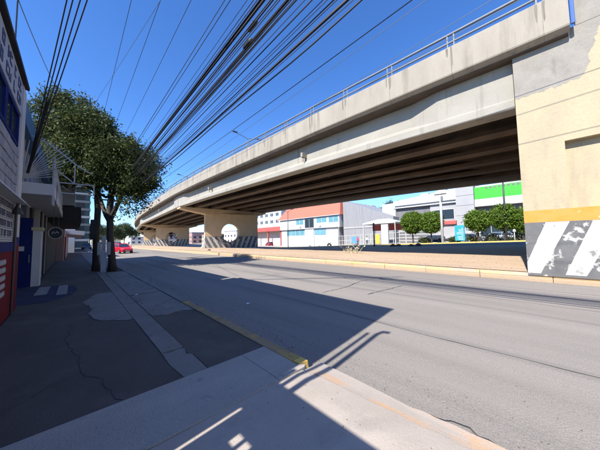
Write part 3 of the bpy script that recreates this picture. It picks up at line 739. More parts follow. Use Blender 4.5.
# small houses closing the view under the overpass
for i_, (x, y, w_, d_2, h_, m_, lab) in enumerate((
    (70, 128, 12, 16, 7.5, 'cleanwhite', 'white two storey house seen through the first pier opening'),
    (66, 150, 10, 20, 6.0, 'creamwall', 'pale yellow house far beyond the first pier'),
    (62, 178, 12, 22, 8.0, 'pink', 'faded pink house seen between the first and second piers'),
    (54, 206, 12, 24, 6.5, 'cleanwhite', 'white house seen between the second and third piers'),
    (34, 236, 20, 12, 6.0, 'wallwhite', 'low pale house at the far end of the street'),
    (10, 240, 18, 12, 7.0, 'creamwall', 'pale house behind the trees closing the street'))):
    t = thing('house', lab, 'house', (x, y, 0)); z = -.6
    MB().box(x, x+w_, y, y+d_2, z, h_).build('wall', M[m_], t); MB().box(x-.3, x+w_+.3, y-.3, y+d_2+.3, h_, h_+.35).build('roof', M['redroof'] if i_ % 2 else M['greywall'], t)
    for f_ in range(int(h_//3)):
        for k in range(int(d_2//4)): window(t, x, y+1+4*k, y+3+4*k, 1+3*f_, 2.4+3*f_, M['glass'], M['cleanwhite'], 2)
    for k in range(int(w_//4)):
        for f_ in range(int(h_//3)): MB().box(x+1+4*k, x+2.8+4*k, y-.05, y, 1+3*f_, 2.4+3*f_).build('window', M['glass'], t)
for (x, y) in ((60, 15.5), (63, 20), (61, -3)): MB().box(x, x+1.6, y, y+2, 11.0, 12.6).build('roof_unit', M['greywall'], wb_, bevel=.05)
# canopy tent
ct = thing('canopy', 'white peaked canopy on posts left of the clipped trees', 'canopy', (46, 23.5, .3))
MB().add([(44, 20, 4.75), (49, 20, 4.75), (49, 27, 4.75), (44, 27, 4.75), (46.5, 22.3, 5.6), (46.5, 24.8, 5.6), (44, 20, 4.5), (49, 20, 4.5), (49, 27, 4.5), (44, 27, 4.5)],
         [(0, 1, 4), (1, 2, 5, 4), (2, 3, 5), (3, 0, 4, 5), (0, 6, 7, 1), (1, 7, 8, 2), (2, 8, 9, 3), (3, 9, 6, 0)]).build('roof', M['cleanwhite'], ct)
for x, y in ((44.1, 20.1), (48.9, 20.1), (44.1, 26.9), (48.9, 26.9)): MB().box(x-.07, x+.07, y-.07, y+.07, .2, 4.5).build('post', M['wpaint'], ct)
MB().box(44.2, 44.6, 21.6, 23.0, 0, 4.4).build('white_pillar', M['cleanwhite'], ct)
MB().box(47.5, 47.7, 20.3, 26.7, 3.2, 4.45).build('red_banner', M['brickred'], ct)
# pale railing
fnc = thing('railing', 'pale metal railing along the far sidewalk in front of the grey building', 'railing', (44.5, 26, .2))
for k in range(13):
    y = 19.5+1.2*k; MB().box(44.45, 44.53, y-.04, y+.04, gz(44.5, y), gz(44.5, y)+2.3).build('post', M['wpaint'], fnc)
for dz in (.25, 1.2, 2.25): MB().hexa([(44.46, 19.5, gz(44, 19.5)+dz), (44.52, 19.5, gz(44, 19.5)+dz), (44.52, 33.9, gz(44, 33.9)+dz), (44.46, 33.9, gz(44, 33.9)+dz)], [(44.46, 19.5, gz(44, 19.5)+dz+.07), (44.52, 19.5, gz(44, 19.5)+dz+.07), (44.52, 33.9, gz(44, 33.9)+dz+.07), (44.46, 33.9, gz(44, 33.9)+dz+.07)]).build('rail', M['wpaint'], fnc)
def boardsign(name, label, cat, x, y0, y1, dz0, dz1, m, m2=None):
    z = gz(x, y0); t = thing(name, label, cat, (x, (y0+y1)/2, z))
    MB().box(x, x+.12, y0, y1, z+dz0, z+dz1).build('panel', m, t, bevel=.01)
    for y in (y0+.06, y1-.12): MB().box(x+.02, x+.1, y, y+.06, z, z+dz0).build('leg', M['steel'], t)
    return t, z
boardsign('advert_board', 'blue and white board standing by the pale railing', 'board', 43.8, 28.3, 29.8, .55, 1.9, M['bluething'])
boardsign('advert_board', 'narrow yellow board standing by the pale railing', 'board', 43.8, 23.2, 24.1, .3, 2.1, M['yellowthing'])
# bus stop style poster
kt_, z = boardsign('poster_stand', 'teal poster stand with white print between the pole and the clipped trees', 'poster', 41.3, 8.5, 9.75, .35, 2.6, M['teal'])
pr = MB(); rg = random.Random(5)
for k in range(9):
    y = 8.62; ln = rg.uniform(.3, .95); zz = z+.5+.2*k; pr.box(41.285, 41.299, y+rg.uniform(0, .1), y+ln, zz, zz+.07)
pr.build('white_print', M['cleanwhite'], kt_)
# bollard lamp, poles and lamps of the far road
def pole(name, label, cat, x, y, h, r, m, extra=None):
    z = gz(x, y); t = thing(name, label, cat, (x, y, z))
    MB().tube([(x, y, z-.1), (x, y, z+h*.5), (x, y, z+h)], [r, r*.9, r*.75], 10).build('pole', m, t, smooth=True)
    return t, z
t, z = pole('utility_pole', 'pale concrete utility pole between the two pairs of clipped trees', 'utility pole', 41.2, 11.4, 11.0, .2, M['wallwhite'])
MB().box(41.0, 41.4, 10.6, 12.2, z+7.6, z+7.72).build('crossarm', M['steel'], t); MB().tube([(40.95, 11.15, z+6.6), (40.95, 11.15, z+7.3)], .16, 10).build('transformer', M['rail'], t)
t, z = pole('street_lamp', 'tall grey street lamp in front of the bright green fascia', 'street lamp', 41.2, 3.9, 10.0, .12, M['steel'])
MB().tube([(41.2, 3.9, z+9.9), (40.2, 3.9, z+10.3), (39.2, 3.9, z+10.35)], .05, 6).build('arm', M['steel'], t); MB().box(38.6, 39.2, 3.78, 4.02, z+10.28, z+10.42).build('lamp_head', M['steel'], t)
t, z = pole('street_lamp', 'double headed street lamp before the red roofed building', 'street lamp', 41.2, 47.8, 9.6, .11, M['steel'])
MB().tube([(41.2, 46.3, z+10.0), (41.2, 47.2, z+9.7), (41.2, 47.8, z+9.3), (41.2, 48.4, z+9.7), (41.2, 49.3, z+10.0)], .05, 6).build('arm', M['steel'], t)
for y in (46.0, 49.6): MB().box(41.05, 41.35, y-.35, y+.35, z+9.95, z+10.12).build('lamp_head', M['steel'], t)
t, z = pole('signal_post', 'dark slender post standing on the far edge of the dirt median', 'post', 30, 16.7, 3.1, .09, M['steel'])
MB().tube([(30, 16.7, z+3.1), (30, 16.7, z+3.25)], .13, 8).build('cap', M['steel'], t)
t, z = pole('path_lamp', 'small white lamp post under the largest clipped tree', 'lamp', 41.0, 3.1, 1.3, .05, M['wpaint'])
MB().tube([(41, 3.1, z+1.3), (41, 3.1, z+1.6)], [.16, .1], 8).build('lamp_head', M['lamp'], t)

# clipped trees
def topiary(label, x, y, rad, zc_, seed, rz=None):
    z = gz(x, y)+.14; t = thing('clipped_tree', label, 'tree', (x, y, z), group='clipped round trees along the far sidewalk')
    rz = rz or rad
    rng = random.Random(seed)
    b = MB(); b.tube([(x, y, z-.1), (x+.04, y+.05, z+(zc_-z)*.5), (x, y, zc_)], [.13, .1, .07], 7)
    for k in range(5):
        a = rng.uniform(0, 6.28); b.tube([(x, y, zc_-rad*.9), (x+math.cos(a)*rad*.5, y+math.sin(a)*rad*.5, zc_)], [.06, .03], 5)
    b.build('trunk', M['bark'], t)
    cl = []
    nr = np.random.default_rng(seed)
    rad *= 1.1; rz *= 1.08
    for k in range(int(300*rad*rad/3)):
        d = nr.normal(size=3); d /= np.linalg.norm(d); s = nr.uniform(.3, 1)**.25*.92
        cl.append(((x+d[0]*rad*s, y+d[1]*rad*s, zc_+d[2]*rz*s), 30, .17))
    crown_mesh('crown', cl, M['leaf_topiary'], t, .15, seed)
topiary('round clipped tree farthest left, beside the canopy', 42, 16.1, 1.75, 4.15, 11)
topiary('round clipped tree just left of the pale utility pole', 42, 13.2, 1.65, 4.0, 12)
topiary('round clipped tree right of the teal poster stand', 42, 7.0, 1.5, 3.85, 13, 1.4)
topiary('tallest clipped tree, below the bright green fascia', 42, 4.15, 1.4, 4.2, 14, 1.65)
topiary('clipped tree half hidden behind the striped abutment wall', 42, 2.2, 1.2, 3.6, 15, 1.5)
# shrubs under them
for k, (y, r_, lab) in enumerate(((14.6, .6, 'low dark shrub between the two leftmost clipped trees'), (10.2, .5, 'low shrub at the foot of the utility pole'), (7.9, .55, 'small shrub next to the teal poster stand'), (5.6, .75, 'bushy shrub left of the tallest clipped tree'), (3.0, .8, 'dark shrub right of the small white lamp'))):
    z = gz(43, y)+.1; t = thing('shrub', lab, 'shrub', (43, y, z))
    nr = np.random.default_rng(60+k)
    crown_mesh('foliage', [((43+nr.normal()*r_*.5, y+nr.normal()*r_*.7, z+abs(nr.normal())*r_*.7+.1), 24, .18) for q in range(26)], M['leaf'], t, .13, 60+k)

# ------------------------------------------------------------------ vehicles
def car(name, label, loc, rotz, paint, L=4.0, Wd=1.7, H=1.48, group=None):
    t = thing(name, label, 'car', loc, rotz, group)
    hw = Wd/2
    # (x along length, half width, z low, z belt): hull lofted from sections
    secs = [(-L/2, hw*.8, .38, .78), (-L/2+.12, hw*.93, .27, .9), (-L*.28, hw, .2, .95), (0, hw, .2, .96), (L*.22, hw, .2, .93), (L*.4, hw*.95, .22, .82), (L/2-.1, hw*.86, .27, .72), (L/2, hw*.72, .38, .6)]
    rings = []
    for x, w_, z0, z1 in secs:
        zm = (z0+z1)/2
        rings.append([(x, -w_*.9, z0), (x, -w_, zm), (x, -w_*.97, z1-.06), (x, -w_*.86, z1), (x, w_*.86, z1), (x, w_*.97, z1-.06), (x, w_, zm), (x, w_*.9, z0)])
    MB().loft(rings).build('body', paint, t, local=True, smooth=False, bevel=.02)
    # cabin: glass house with painted roof and pillars
    def cab(z, e):
        f = (z-.93)/(H-.93)
        return [(-L*.47+f*.32+e, -hw*.86+f*.2+e), (L*.24-f*.75-e, -hw*.86+f*.2+e), (L*.24-f*.75-e, hw*.86-f*.2-e), (-L*.47+f*.32+e, hw*.86-f*.2-e)]
    g = MB(); lo = [(x, y, .92) for x, y in cab(.93, 0)]; hi = [(x, y, H-.07) for x, y in cab(H-.07, 0)]
    g.hexa(lo, hi); g.build('windows', M['glass'], t, local=True)
    rf = MB(); rf.hexa([(x, y, H-.08) for x, y in cab(H-.08, -.015)], [(x, y, H) for x, y in cab(H, .06)]); rf.build('roof', paint, t, local=True, bevel=.02)
    pl = MB()
    for (fa, sx) in ((0, 0), (.42, 1), (1, 2)):
        for s in (0, 3):
            a0_, a1_ = Vector((*cab(.93, 0)[0 if s == 0 else 3], .92)), Vector((*cab(.93, 0)[1 if s == 0 else 2], .92))
            b0_, b1_ = Vector((*cab(H-.07, 0)[0 if s == 0 else 3], H-.07)), Vector((*cab(H-.07, 0)[1 if s == 0 else 2], H-.07))
            pl.tube([a0_.lerp(a1_, fa), b0_.lerp(b1_, fa)], .04, 5)
    pl.build('pillars', paint, t, local=True)
    for x in (-L*.31, L*.32):
        for s in (-1, 1):
            wv = MB(); rw = .31
            wv.tube([(x, s*(hw-.2), rw), (x, s*(hw+.015), rw)], rw, 18); wh_ = wv.build('wheel', M['tyre'], t, local=True)
            MB().tube([(x, s*(hw-.02), rw), (x, s*(hw+.028), rw)], rw*.62, 14).build('rim', M['rail'], wh_, local=True)
    for s in (-1, 1):
        MB().hexa([(L/2-.32, s*hw*.55, .55), (L/2-.02, s*hw*.5, .55), (L/2-.06, s*hw*.8, .55), (L/2-.32, s*hw*.9, .55)], [(L/2-.3, s*hw*.55, .74), (L/2-.03, s*hw*.5, .68), (L/2-.09, s*hw*.8, .7), (L/2-.34, s*hw*.9, .74)]).build('headlight', M['lamp'], t, local=True)
        MB().box(-L/2-.01, -L/2+.14, s*hw*.6-.12, s*hw*.6+.12, .62, .82).build('tail_light', M['redlens'], t, local=True)
        MB().box(L*.17, L*.17+.14, s*(hw+.07)-.07, s*(hw+.07)+.07, .93, 1.07).build('mirror', paint, t, local=True, bevel=.02)
    MB().box(L/2-.05, L/2+.015, -.26, .26, .36, .48).build('number_plate', M['cleanwhite'], t, local=True)
    MB().box(L/2-.12, L/2-.005, -hw*.55, hw*.55, .26, .35).build('grille', M['steel'], t, local=True)
    return t
car('hatchback', 'bright red hatchback on the road just right of the street tree', (5.5, 45.5, 0), R(-78), M['carred'])
car('hatchback', 'maroon car parked under the low red shop roof', (53.5, 73, gz(53.5, 73)), R(80), mat('maroon car paint', (.25, .02, .03), rough=.3))
car('sedan', 'dark car parked behind the leftmost clipped trees', (48.5, 15.2, gz(48.5, 15.2)), R(90), M['cardark'], 4.4)
car('sedan', 'dark grey car parked right of the utility pole', (48.5, 10.6, gz(48.5, 10.6)), R(90), mat('grey car paint', (.06, .065, .07), rough=.3), 4.4)
car('sedan', 'silver car parked behind the poster stand and clipped tree', (48.5, 5.9, gz(48.5, 5.9)), R(90), M['carsilver'], 4.4)
car('sedan', 'white car parked under the green fascia by the abutment', (48.5, 1.2, gz(48.5, 1.2)), R(90), M['carwhite'], 4.4)
car('sport_utility', 'dark car far down the street left of the tree trunks', (2.6, 84, 0), R(-88), M['cardark'], 4.4, 1.8, 1.7)
car('hatchback', 'dark blue car parked far off beyond the red hatchback', (12.6, 142, 0.05), R(-70), mat('navy car paint', (.02, .03, .08), rough=.3))
car('hatchback', 'pale silver car parked at the far end of the median', (15.2, 136, 0.3), R(-60), M['carsilver'])

# motorcycle by the pale railing
z = gz(43.2, 35.5); mo = thing('motorcycle', 'dark motorcycle parked in front of the teal glass entrance', 'motorcycle', (43.2, 35.5, z), R(70))
for x in (-.65, .65):
    wv = MB(); wv.tube([(x, -.06, .31), (x, .06, .31)], .31, 18); wv.build('wheel', M['tyre'], mo, local=True)
MB().hexa([(-.45, -.12, .4), (.35, -.12, .35), (.35, .12, .35), (-.45, .12, .4)], [(-.3, -.13, .75), (.35, -.13, .8), (.35, .13, .8), (-.3, .13, .75)]).build('engine_body', M['steel'], mo, local=True, bevel=.03)
MB().hexa([(-.8, -.13, .74), (0, -.13, .72), (0, .13, .72), (-.8, .13, .74)], [(-.85, -.1, .86), (0, -.1, .8), (0, .1, .8), (-.85, .1, .86)]).build('seat', M['tyre'], mo, local=True, bevel=.02)
MB().tube([(.65, 0, .31), (.42, 0, .95), (.38, 0, 1.05)], .04, 6).build('fork', M['rail'], mo, local=True)
MB().tube([(.28, -.36, 1.08), (.4, -.1, 1.02), (.4, .1, 1.02), (.28, .36, 1.08)], .025, 6).build('handlebar', M['steel'], mo, local=True)
MB().tube([(.5, 0, .9), (.58, 0, .9)], [.09, .1], 10).build('headlight', M['lamp'], mo, local=True)

# ------------------------------------------------------------------ people (far away, standing)
def person(label, x, y, rotz, shirt, walk=.12, h=1.68):
    z = gz(x, y)+.14; t = thing('person', label, 'person', (x, y, z), rotz)
    k = h/1.75
    J = dict(pel=(0, 0, .95), bel=(0, 0, 1.1), che=(0, .01, 1.35), nek=(0, 0, 1.5), hd0=(0, 0, 1.56), hd1=(0, .02, 1.65), hd2=(0, .01, 1.74),
             lh=(-.1, 0, .9), lk=(-.11, walk, .5), la=(-.11, -walk*.2, .09), lt=(-.12, .16-walk*.2, .04), rh=(.1, 0, .9), rk=(.11, -walk*.4, .5), ra=(.11, -walk*1.6, .1), rt=(.12, -walk*1.6+.16, .05),
             ls=(-.19, 0, 1.43), le=(-.25, -.05, 1.15), lw=(-.26, .08, .9), lf=(-.26, .12, .8), rs=(.19, 0, 1.43), re=(.25, .04, 1.15), rw=(.26, .14, .92), rf=(.26, .18, .82))
    E_ = [('pel', 'bel'), ('bel', 'che'), ('che', 'nek'), ('nek', 'hd0'), ('hd0', 'hd1'), ('hd1', 'hd2'), ('pel', 'lh'), ('lh', 'lk'), ('lk', 'la'), ('la', 'lt'), ('pel', 'rh'), ('rh', 'rk'), ('rk', 'ra'), ('ra', 'rt'),
          ('che', 'ls'), ('ls', 'le'), ('le', 'lw'), ('lw', 'lf'), ('che', 'rs'), ('rs', 're'), ('re', 'rw'), ('rw', 'rf')]
    rad = dict(pel=.13, bel=.125, che=.14, nek=.055, hd0=.06, hd1=.095, hd2=.085, lh=.09, lk=.06, la=.045, lt=.04, rh=.09, rk=.06, ra=.045, rt=.04, ls=.06, le=.045, lw=.033, lf=.035, rs=.06, re=.045, rw=.033, rf=.035)
    names = list(J); me = bpy.data.meshes.new('body'); me.from_pydata([tuple(c*k for c in J[n]) for n in names], [(names.index(a), names.index(b)) for a, b in E_], [])
    o = bpy.data.objects.new('body', me); COL.objects.link(o); o.parent = t
    sk = o.modifiers.new('skin', 'SKIN'); sv = me.skin_vertices[0].data
    for i_, n in enumerate(names): sv[i_].radius = (rad[n]*k, rad[n]*k*(.8 if n in ('che', 'bel', 'pel') else 1)); 
    sv[0].use_root = True
    sb = o.modifiers.new('sub', 'SUBSURF'); sb.levels = sb.render_levels = 2
    # cloth colours by height on the body
    m = bpy.data.materials.new('person colours'); m.use_nodes = True; n_ = m.node_tree.nodes; l_ = m.node_tree.links
    tc = n_.new('ShaderNodeTexCoord'); sp = n_.new('ShaderNodeSeparateXYZ'); l_.new(tc.outputs['Object'], sp.inputs[0])
    cr = n_.new('ShaderNodeValToRGB'); cr.color_ramp.interpolation = 'CONSTANT'
    mr = n_.new('ShaderNodeMath'); mr.operation = 'DIVIDE'; mr.inputs[1].default_value = h; l_.new(sp.outputs['Z'], mr.inputs[0]); l_.new(mr.outputs[0], cr.inputs[0])
    cr.color_ramp.elements[0].color = (.02, .02, .02, 1); cr.color_ramp.elements[1].position = .05; cr.color_ramp.elements[1].color = (.03, .035, .06, 1)
    for p_, c in ((.55, shirt), (.87, (.32, .18, .12))):
        e = cr.color_ramp.elements.new(p_); e.color = (*c, 1)
    l_.new(cr.outputs[0], n_['Principled BSDF'].inputs['Base Color']); n_['Principled BSDF'].inputs['Roughness'].default_value = .85
    me.materials.append(m)
    hb = MB()
    rings = []
    for q, rr in ((.0, .1), (.05, .098), (.09, .075), (.11, .03)):
        rings.append([(rr*k*math.cos(a), (.005+rr*math.sin(a)*1.05)*k, (1.68+q)*k) for a in np.linspace(0, 6.28, 13)[:-1]])
    hb.loft(rings).build('hair', M['hair'], t, local=True, smooth=True)
    return t
person('person in red top standing by the pale railing', 42.6, 27.4, R(100), (.5, .04, .06))
person('person in white top near the yellow board', 42.8, 25.4, R(-80), (.62, .62, .62))

# ------------------------------------------------------------------ near buildings, left side
b1 = thing('corner_shop', 'nearest shop front at left with stone cladding, shutter and blue and red base', 'building', (-1, 8, 0))
MB().box(-7, -1.08, 2.0, 9.23, -.1, 5.5).build('wall', M['wallwhite'], b1)
MB().box(-7.2, -.92, 2.0, 9.0, 5.52, 5.6).build('cornice', M['darkbox'], b1)
MB().box(-1.08, -1.0, 2.003, 8.72, 4.72, 5.5).build('sign_panel', mat('sign panel', (.4, .42, .47), (.34, .36, .41), scale=2), b1)
rg = random.Random(9)
for row in range(2):
    y = 2.4
    while y < 8.4:
        ww = rg.uniform(.12, .22); z0 = 4.82+.34*row; hh = .22
        # blocky strokes standing for worn, unreadable letters
        lt = MB()
        lt.box(-1.0, -.99, y, y+.045, z0, z0+hh)
        if rg.random() < .7: lt.box(-1.0, -.9905, y+.045, y+ww, z0+hh-.05, z0+hh)
        if rg.random() < .6: lt.box(-1.0, -.9905, y+.045, y+ww, z0, z0+.05)
        if rg.random() < .5: lt.box(-1.0, -.991, y+ww-.045, y+ww, z0+.05, z0+hh-.05)
        lt.build('letter', M['letter'], b1); y += ww+rg.choice((.07, .07, .3))
for k in range(4):
    y0 = 2.6+1.5*k
    f = MB(); f.box(-1.08, -1.01, y0, y0+.09, 3.9, 4.7); f.box(-1.08, -1.01, y0+1.38, y0+1.47, 3.9, 4.7); f.box(-1.08, -1.012, y0+.09, y0+1.38, 3.9, 3.98); f.box(-1.08, -1.012, y0+.09, y0+1.38, 4.62, 4.7)
    o = f.build('window', M['blue'], b1)
    for a, b in ((.09, .71), (.76, 1.38)): MB().box(-1.08, -1.05, y0+a, y0+b, 3.98, 4.62).build('pane', M['glass'], o)
    MB().box(-1.08, -1.03, y0+.71, y0+.76, 3.98, 4.62).build('mullion', M['blue'], o)
cld = MB().box(-1.08, -1.03, 2.001, 8.72, 2.74, 3.88).build('cladding_bed', M['mortar'], b1)
for r_ in range(5):
    y = 4.6+rg.uniform(0, .3)
    while y < 8.62:
        ww = rg.uniform(.24, .5); ww = min(ww, 8.69-y)
        if ww > .08: MB().box(-1.03, -1.005+rg.uniform(-.01, .006), y, y+ww-.03, 2.77+.222*r_, 2.77+.222*r_+.192).build('stone', M['stone'], cld, bevel=.008)
        y += ww
MB().hexa([(-1.08, 2.03, 2.55), (-.82, 2.03, 2.55), (-.82, 8.72, 2.55), (-1.08, 8.72, 2.55)], [(-1.08, 2.03, 2.72), (-.86, 2.03, 2.62), (-.86, 8.72, 2.62), (-1.08, 8.72, 2.72)]).build('canopy_lip', M['wallwhite'], b1)
sh = MB()
for k in range(18):
    z0 = 1.66+.05*k; sh.hexa([(-1.08, 4.6, z0), (-1.02, 4.6, z0), (-1.02, 8.7, z0), (-1.08, 8.7, z0)], [(-1.08, 4.6, z0+.046), (-1.032, 4.6, z0+.046), (-1.032, 8.7, z0+.046), (-1.08, 8.7, z0+.046)])
sh.build('shutter', M['shutter'], b1)
for row, z0 in enumerate((1.78, 1.98, 2.18, 2.38)):
    y = 4.8
    while y < 8.4:
        ww = rg.uniform(.06, .13); lt = MB(); lt.box(-1.022, -1.014, y, y+.03, z0, z0+.13)
        if rg.random() < .7: lt.box(-1.022, -1.0145, y+.03, y+ww, z0+.1, z0+.13)
        if rg.random() < .5: lt.box(-1.022, -1.0145, y+.03, y+ww, z0+.04, z0+.07)
        lt.build('letter', M['letter'], b1); y += ww+rg.choice((.04, .04, .04, .16))
MB().box(-1.08, -1.0, 2.001, 8.7, 1.45, 1.645).build('blue_band', M['blue'], b1)
MB().box(-1.08, -1.01, 2.001, 8.7, -.1, 1.448).build('red_base', M['red'], b1)
lt = MB()
for k in range(5):
    z0 = .55+.16*k
    for q in range(12):
        y = 6.2+.14*q; lt.tube([(-1.006, y, z0), (-1.006, y+.05, z0+.1), (-1.006, y+.1, z0+.02)], .012, 4)
lt.build('white_script', M['shutter'], b1)
MB().box(-1.08, -.99, 8.73, 9.22, 1.78, 5.5).build('pilaster', M['wallwhite'], b1)
MB().box(-1.08, -.986, 8.73, 9.22, 1.6, 1.777).build('pilaster_blue', M['blue'], b1)
MB().box(-1.08, -.988, 8.73, 9.22, -.1, 1.597).build('pilaster_red', M['red'], b1)
MB().tube([(-.99, 8.66, .0), (-.99, 8.66, 2.5)], .025, 6).build('conduit', M['steel'], b1)
wl = thing('wall_lamp', 'small dark lamp under the canopy lip beside the white pilaster', 'lamp', (-.95, 8.45, 2.5))
MB().tube([(-.95, 8.45, 2.545), (-.95, 8.45, 2.44)], .03, 6).build('stem', M['steel'], wl); MB().tube([(-.95, 8.45, 2.45), (-.95, 8.45, 2.3)], [.05, .1], 8).build('shade', M['steel'], wl)

b2 = thing('balcony_shop', 'two storey shop with blue roof edge, blue door and projecting balcony', 'building', (-1.3, 15, 0))
MB().box(-7, -1.75, 9.24, 13.7, -.1, 3.1).build('recess_wall', M['darkgrey'], b2)
MB().box(-7, -1.32, 9.24, 20, 3.102, 5.3).build('upper_core', M['wallwhite'], b2)
MB().box(-7, -1.32, 13.7, 20, -.1, 3.1).build('wall', mat('blue grey ground wall', (.11, .13, .19), (.14, .15, .2), scale=1.5), b2)
MB().box(-1.32, -1.27, 9.9, 20, 3.5, 4.8).build('upper_wall', M['creamwall'], b2)
for k in range(9): MB().box(-1.27, -1.22, 10.0+1.1*k, 10.45+1.1*k, 3.5, 4.78).build('pilaster_strip', mat('grey blue strip', (.2, .24, .32), rough=.7), b2)
MB().box(-1.32, -1.07, 9.25, 9.6, -.1, 4.75).build('blue_corner', M['blue'], b2)
MB().hexa([(-1.32, 9.46, 4.8), (-1.0, 9.46, 4.8), (-1.0, 20, 4.8), (-1.32, 20, 4.8)], [(-2.0, 9.46, 5.5), (-1.02, 9.46, 5.45), (-1.02, 20, 5.45), (-2.0, 20, 5.5)]).build('roof_edge', M['blueroof'], b2)
bal = MB().box(-1.32, -.5, 10.9, 20, 3.15, 3.5).build('balcony', M['wallwhite'], b2)
for q in (4.35,):
    MB().tube([(-.54, 10.95, q), (-.54, 19.9, q)], .022, 6).build('handrail', M['wpaint'], bal)
for k in range(37): MB().tube([(-.54, 10.95+.25*k, 3.5), (-.54, 10.95+.25*k, 4.33)], .014, 5).build('baluster', M['wpaint'], bal)
for yy in (10.95, 11.4): MB().tube([(-.52, yy, 2.86), (-.52, yy, 4.4)], .03, 6).build('corner_post', M['wpaint'], bal)
fg = MB().tube([(-1.3, 10.88, 4.93), (-1.1, 10.88, 4.97), (-.9, 10.88, 4.92), (-.65, 10.88, 4.79), (-.41, 10.88, 4.6), (-.2, 10.88, 4.42), (-.03, 10.88, 4.26), (.18, 10.88, 4.12), (.38, 10.88, 4.0)], .022, 6).build('fan_grille', M['wpaint'], b2)
for (x, z) in ((-1.14, 5.12), (-1.03, 5.1), (-.89, 4.93), (-.74, 4.95), (-.63, 4.88), (-.53, 4.84), (-.44, 4.8), (-.36, 4.74), (-.27, 4.68), (-.19, 4.6), (-.12, 4.5), (-.05, 4.42), (-.3, 4.15), (-.35, 4.02), (-.38, 3.9), (-.4, 3.78)):
    MB().tube([(-1.2, 10.88, 3.58), (x, 10.88, z)], .012, 5).build('ray', M['wpaint'], fg)
sf = MB()
for a, b in (((-.42, 3.58), (.47, 3.6)), ((-.42, 3.25), (.47, 3.25)), ((.47, 3.25), (.47, 3.6)), ((-.42, 3.25), (-.42, 3.58)), ((-.49, 4.01), (-.04, 3.6)), ((-.03, 4.26), (-.03, 3.6)), ((-.42, 2.86), (-.42, 3.5))):
    sf.tube([(a[0], 10.86, a[1]), (b[0], 10.86, b[1])], .02, 6)
sf.build('sign_frame', M['wpaint'], b2)
MB().box(-1.74, -1.45, 13.62, 13.698, -.05, 2.5).build('grey_door', M['greywall'], b2)
dr = MB().box(-1.445, -1.13, 13.6, 13.698, -.05, 2.6).build('blue_door', M['blue'], b2)
MB().tube([(-1.19, 13.57, .9), (-1.19, 13.57, 1.2)], .02, 6).build('handle', M['rail'], dr)
MB().box(-1.6, -1.32, 13.45, 13.615, 1.35, 1.52).build('shelf_lip', M['wallwhite'], b2)
MB().box(-1.12, -.9, 13.6, 14.2, -.05, 2.12).build('white_column', M['wallwhite'], b2)
MB().box(-1.16, -.86, 13.55, 14.25, 2.122, 2.25).build('column_cap', M['creamwall'], b2)
for k in range(5): MB().box(-1.32, -1.08, 15.2+1.0*k, 15.35+1.0*k, -.05, 3.1).build('shopfront_bar', M['darkbox'] if k % 2 else M['greywall'], b2)
MB().box(-1.32, -1.25, 14.6, 19.9, -.05, 3.1).build('dark_shopfront', M['darkbox'], b2)
os_ = thing('hanging_sign', 'dark oval sign with white rim hanging under the balcony', 'sign', (-.53, 14, 3.15))
MB().loft([[(-.53+.2*math.cos(a), 14+d, 2.04+.23*math.sin(a)) for a in np.linspace(0, 2*math.pi, 25)[:-1]] for d in (-.03, .03)]).build('panel', M['darkbox'], os_)
MB().tube([(-.53+.205*math.cos(a), 13.965, 2.04+.235*math.sin(a)) for a in np.linspace(0, 2*math.pi, 29)], .016, 5).build('rim', M['greywall'], os_)
mk_ = MB()
mk_.tube([(-.64, 13.96, 2.0), (-.6, 13.96, 2.1), (-.55, 13.96, 2.02), (-.5, 13.96, 2.1), (-.44, 13.96, 2.03)], .014, 5)
mk_.build('white_mark', M['wallwhite'], os_)
for x in (-.6, -.46): MB().tube([(x, 14, 2.25), (x, 14, 3.15)], .008, 5).build('hanger', M['steel'], os_)
# blue painted apron and ribbed tiles in front of the shop
ap = MB().prism([(-.98, 9.7), (-.5, 9.62), (.02, 10.4), (.16, 11.3), (.12, 12.4), (-.2, 13.05), (-.9, 13.5), (-1.72, 13.55), (-1.72, 9.8)], .0, .006).build('painted_apron', M['bluemat'], sw)
for (x0, x1, y0, y1) in ((-.84, -.56, 11.1, 13.0), (-.34, -.09, 10.7, 12.9)):
    tl = MB().box(x0, x1, y0, y1, .006, .016).build('tactile_tile', M['tile'], ap)
    rb_ = MB()
    for k in range(9): rb_.box(x0+.01, x1-.01, y0+.05+.2*k, y0+.12+.2*k, .016, .022)
    rb_.build('tile_ribs', M['tile'], tl)

b3 = thing('grey_house', 'grey walled house whose upper storey juts over a dark awning past the balcony', 'building', (-1, 25, 0))
MB().box(-8, -1.1, 20.02, 31, -.1, 3.9).build('ground_wall', M['darkbox'], b3)
MB().box(-8, 0.0, 20.05, 31, 3.92, 6.3).build('upper_storey', M['greywall'], b3)
MB().hexa([(-1.1, 20.1, 2.9), (.34, 20.1, 2.9), (.34, 30, 2.9), (-1.1, 30, 2.9)], [(-1.1, 20.1, 3.85), (.3, 20.1, 3.85), (.3, 30, 3.85), (-1.1, 30, 3.85)]).build('dark_awning', M['darkbox'], b3)
for k in range(4): window(b3, -1.0, 21+2.4*k, 22.6+2.4*k, 0.2, 2.6, M['glass'], M['darkbox'], 1) if False else None
b4 = thing('pink_wall_house', 'low house with faded pink front and pale awning farther down the street', 'building', (-.5, 40, 0))
MB().box(-8, -.6, 31.2, 58, -.1, 3.0).build('wall', M['pink'], b4)
MB().hexa([(-.6, 36, 2.65), (.9, 36, 2.5), (.9, 56, 2.5), (-.6, 56, 2.65)], [(-.6, 36, 3.1), (.9, 36, 2.95), (.9, 56, 2.95), (-.6, 56, 3.1)]).build('awning', M['wallwhite'], b4)
for k in range(3): MB().box(-.6, -.54, 33+5*k, 35+5*k, 0, 2.3).build('door', M['red'] if k == 0 else M['wallwhite'], b4)
b5 = thing('white_row_house', 'pale house at the far end of the left sidewalk', 'building', (-1, 80, 0))
MB().box(-12, 0.2, 60, 100, -.1, 4.2).build('wall', M['wallwhite'], b5)
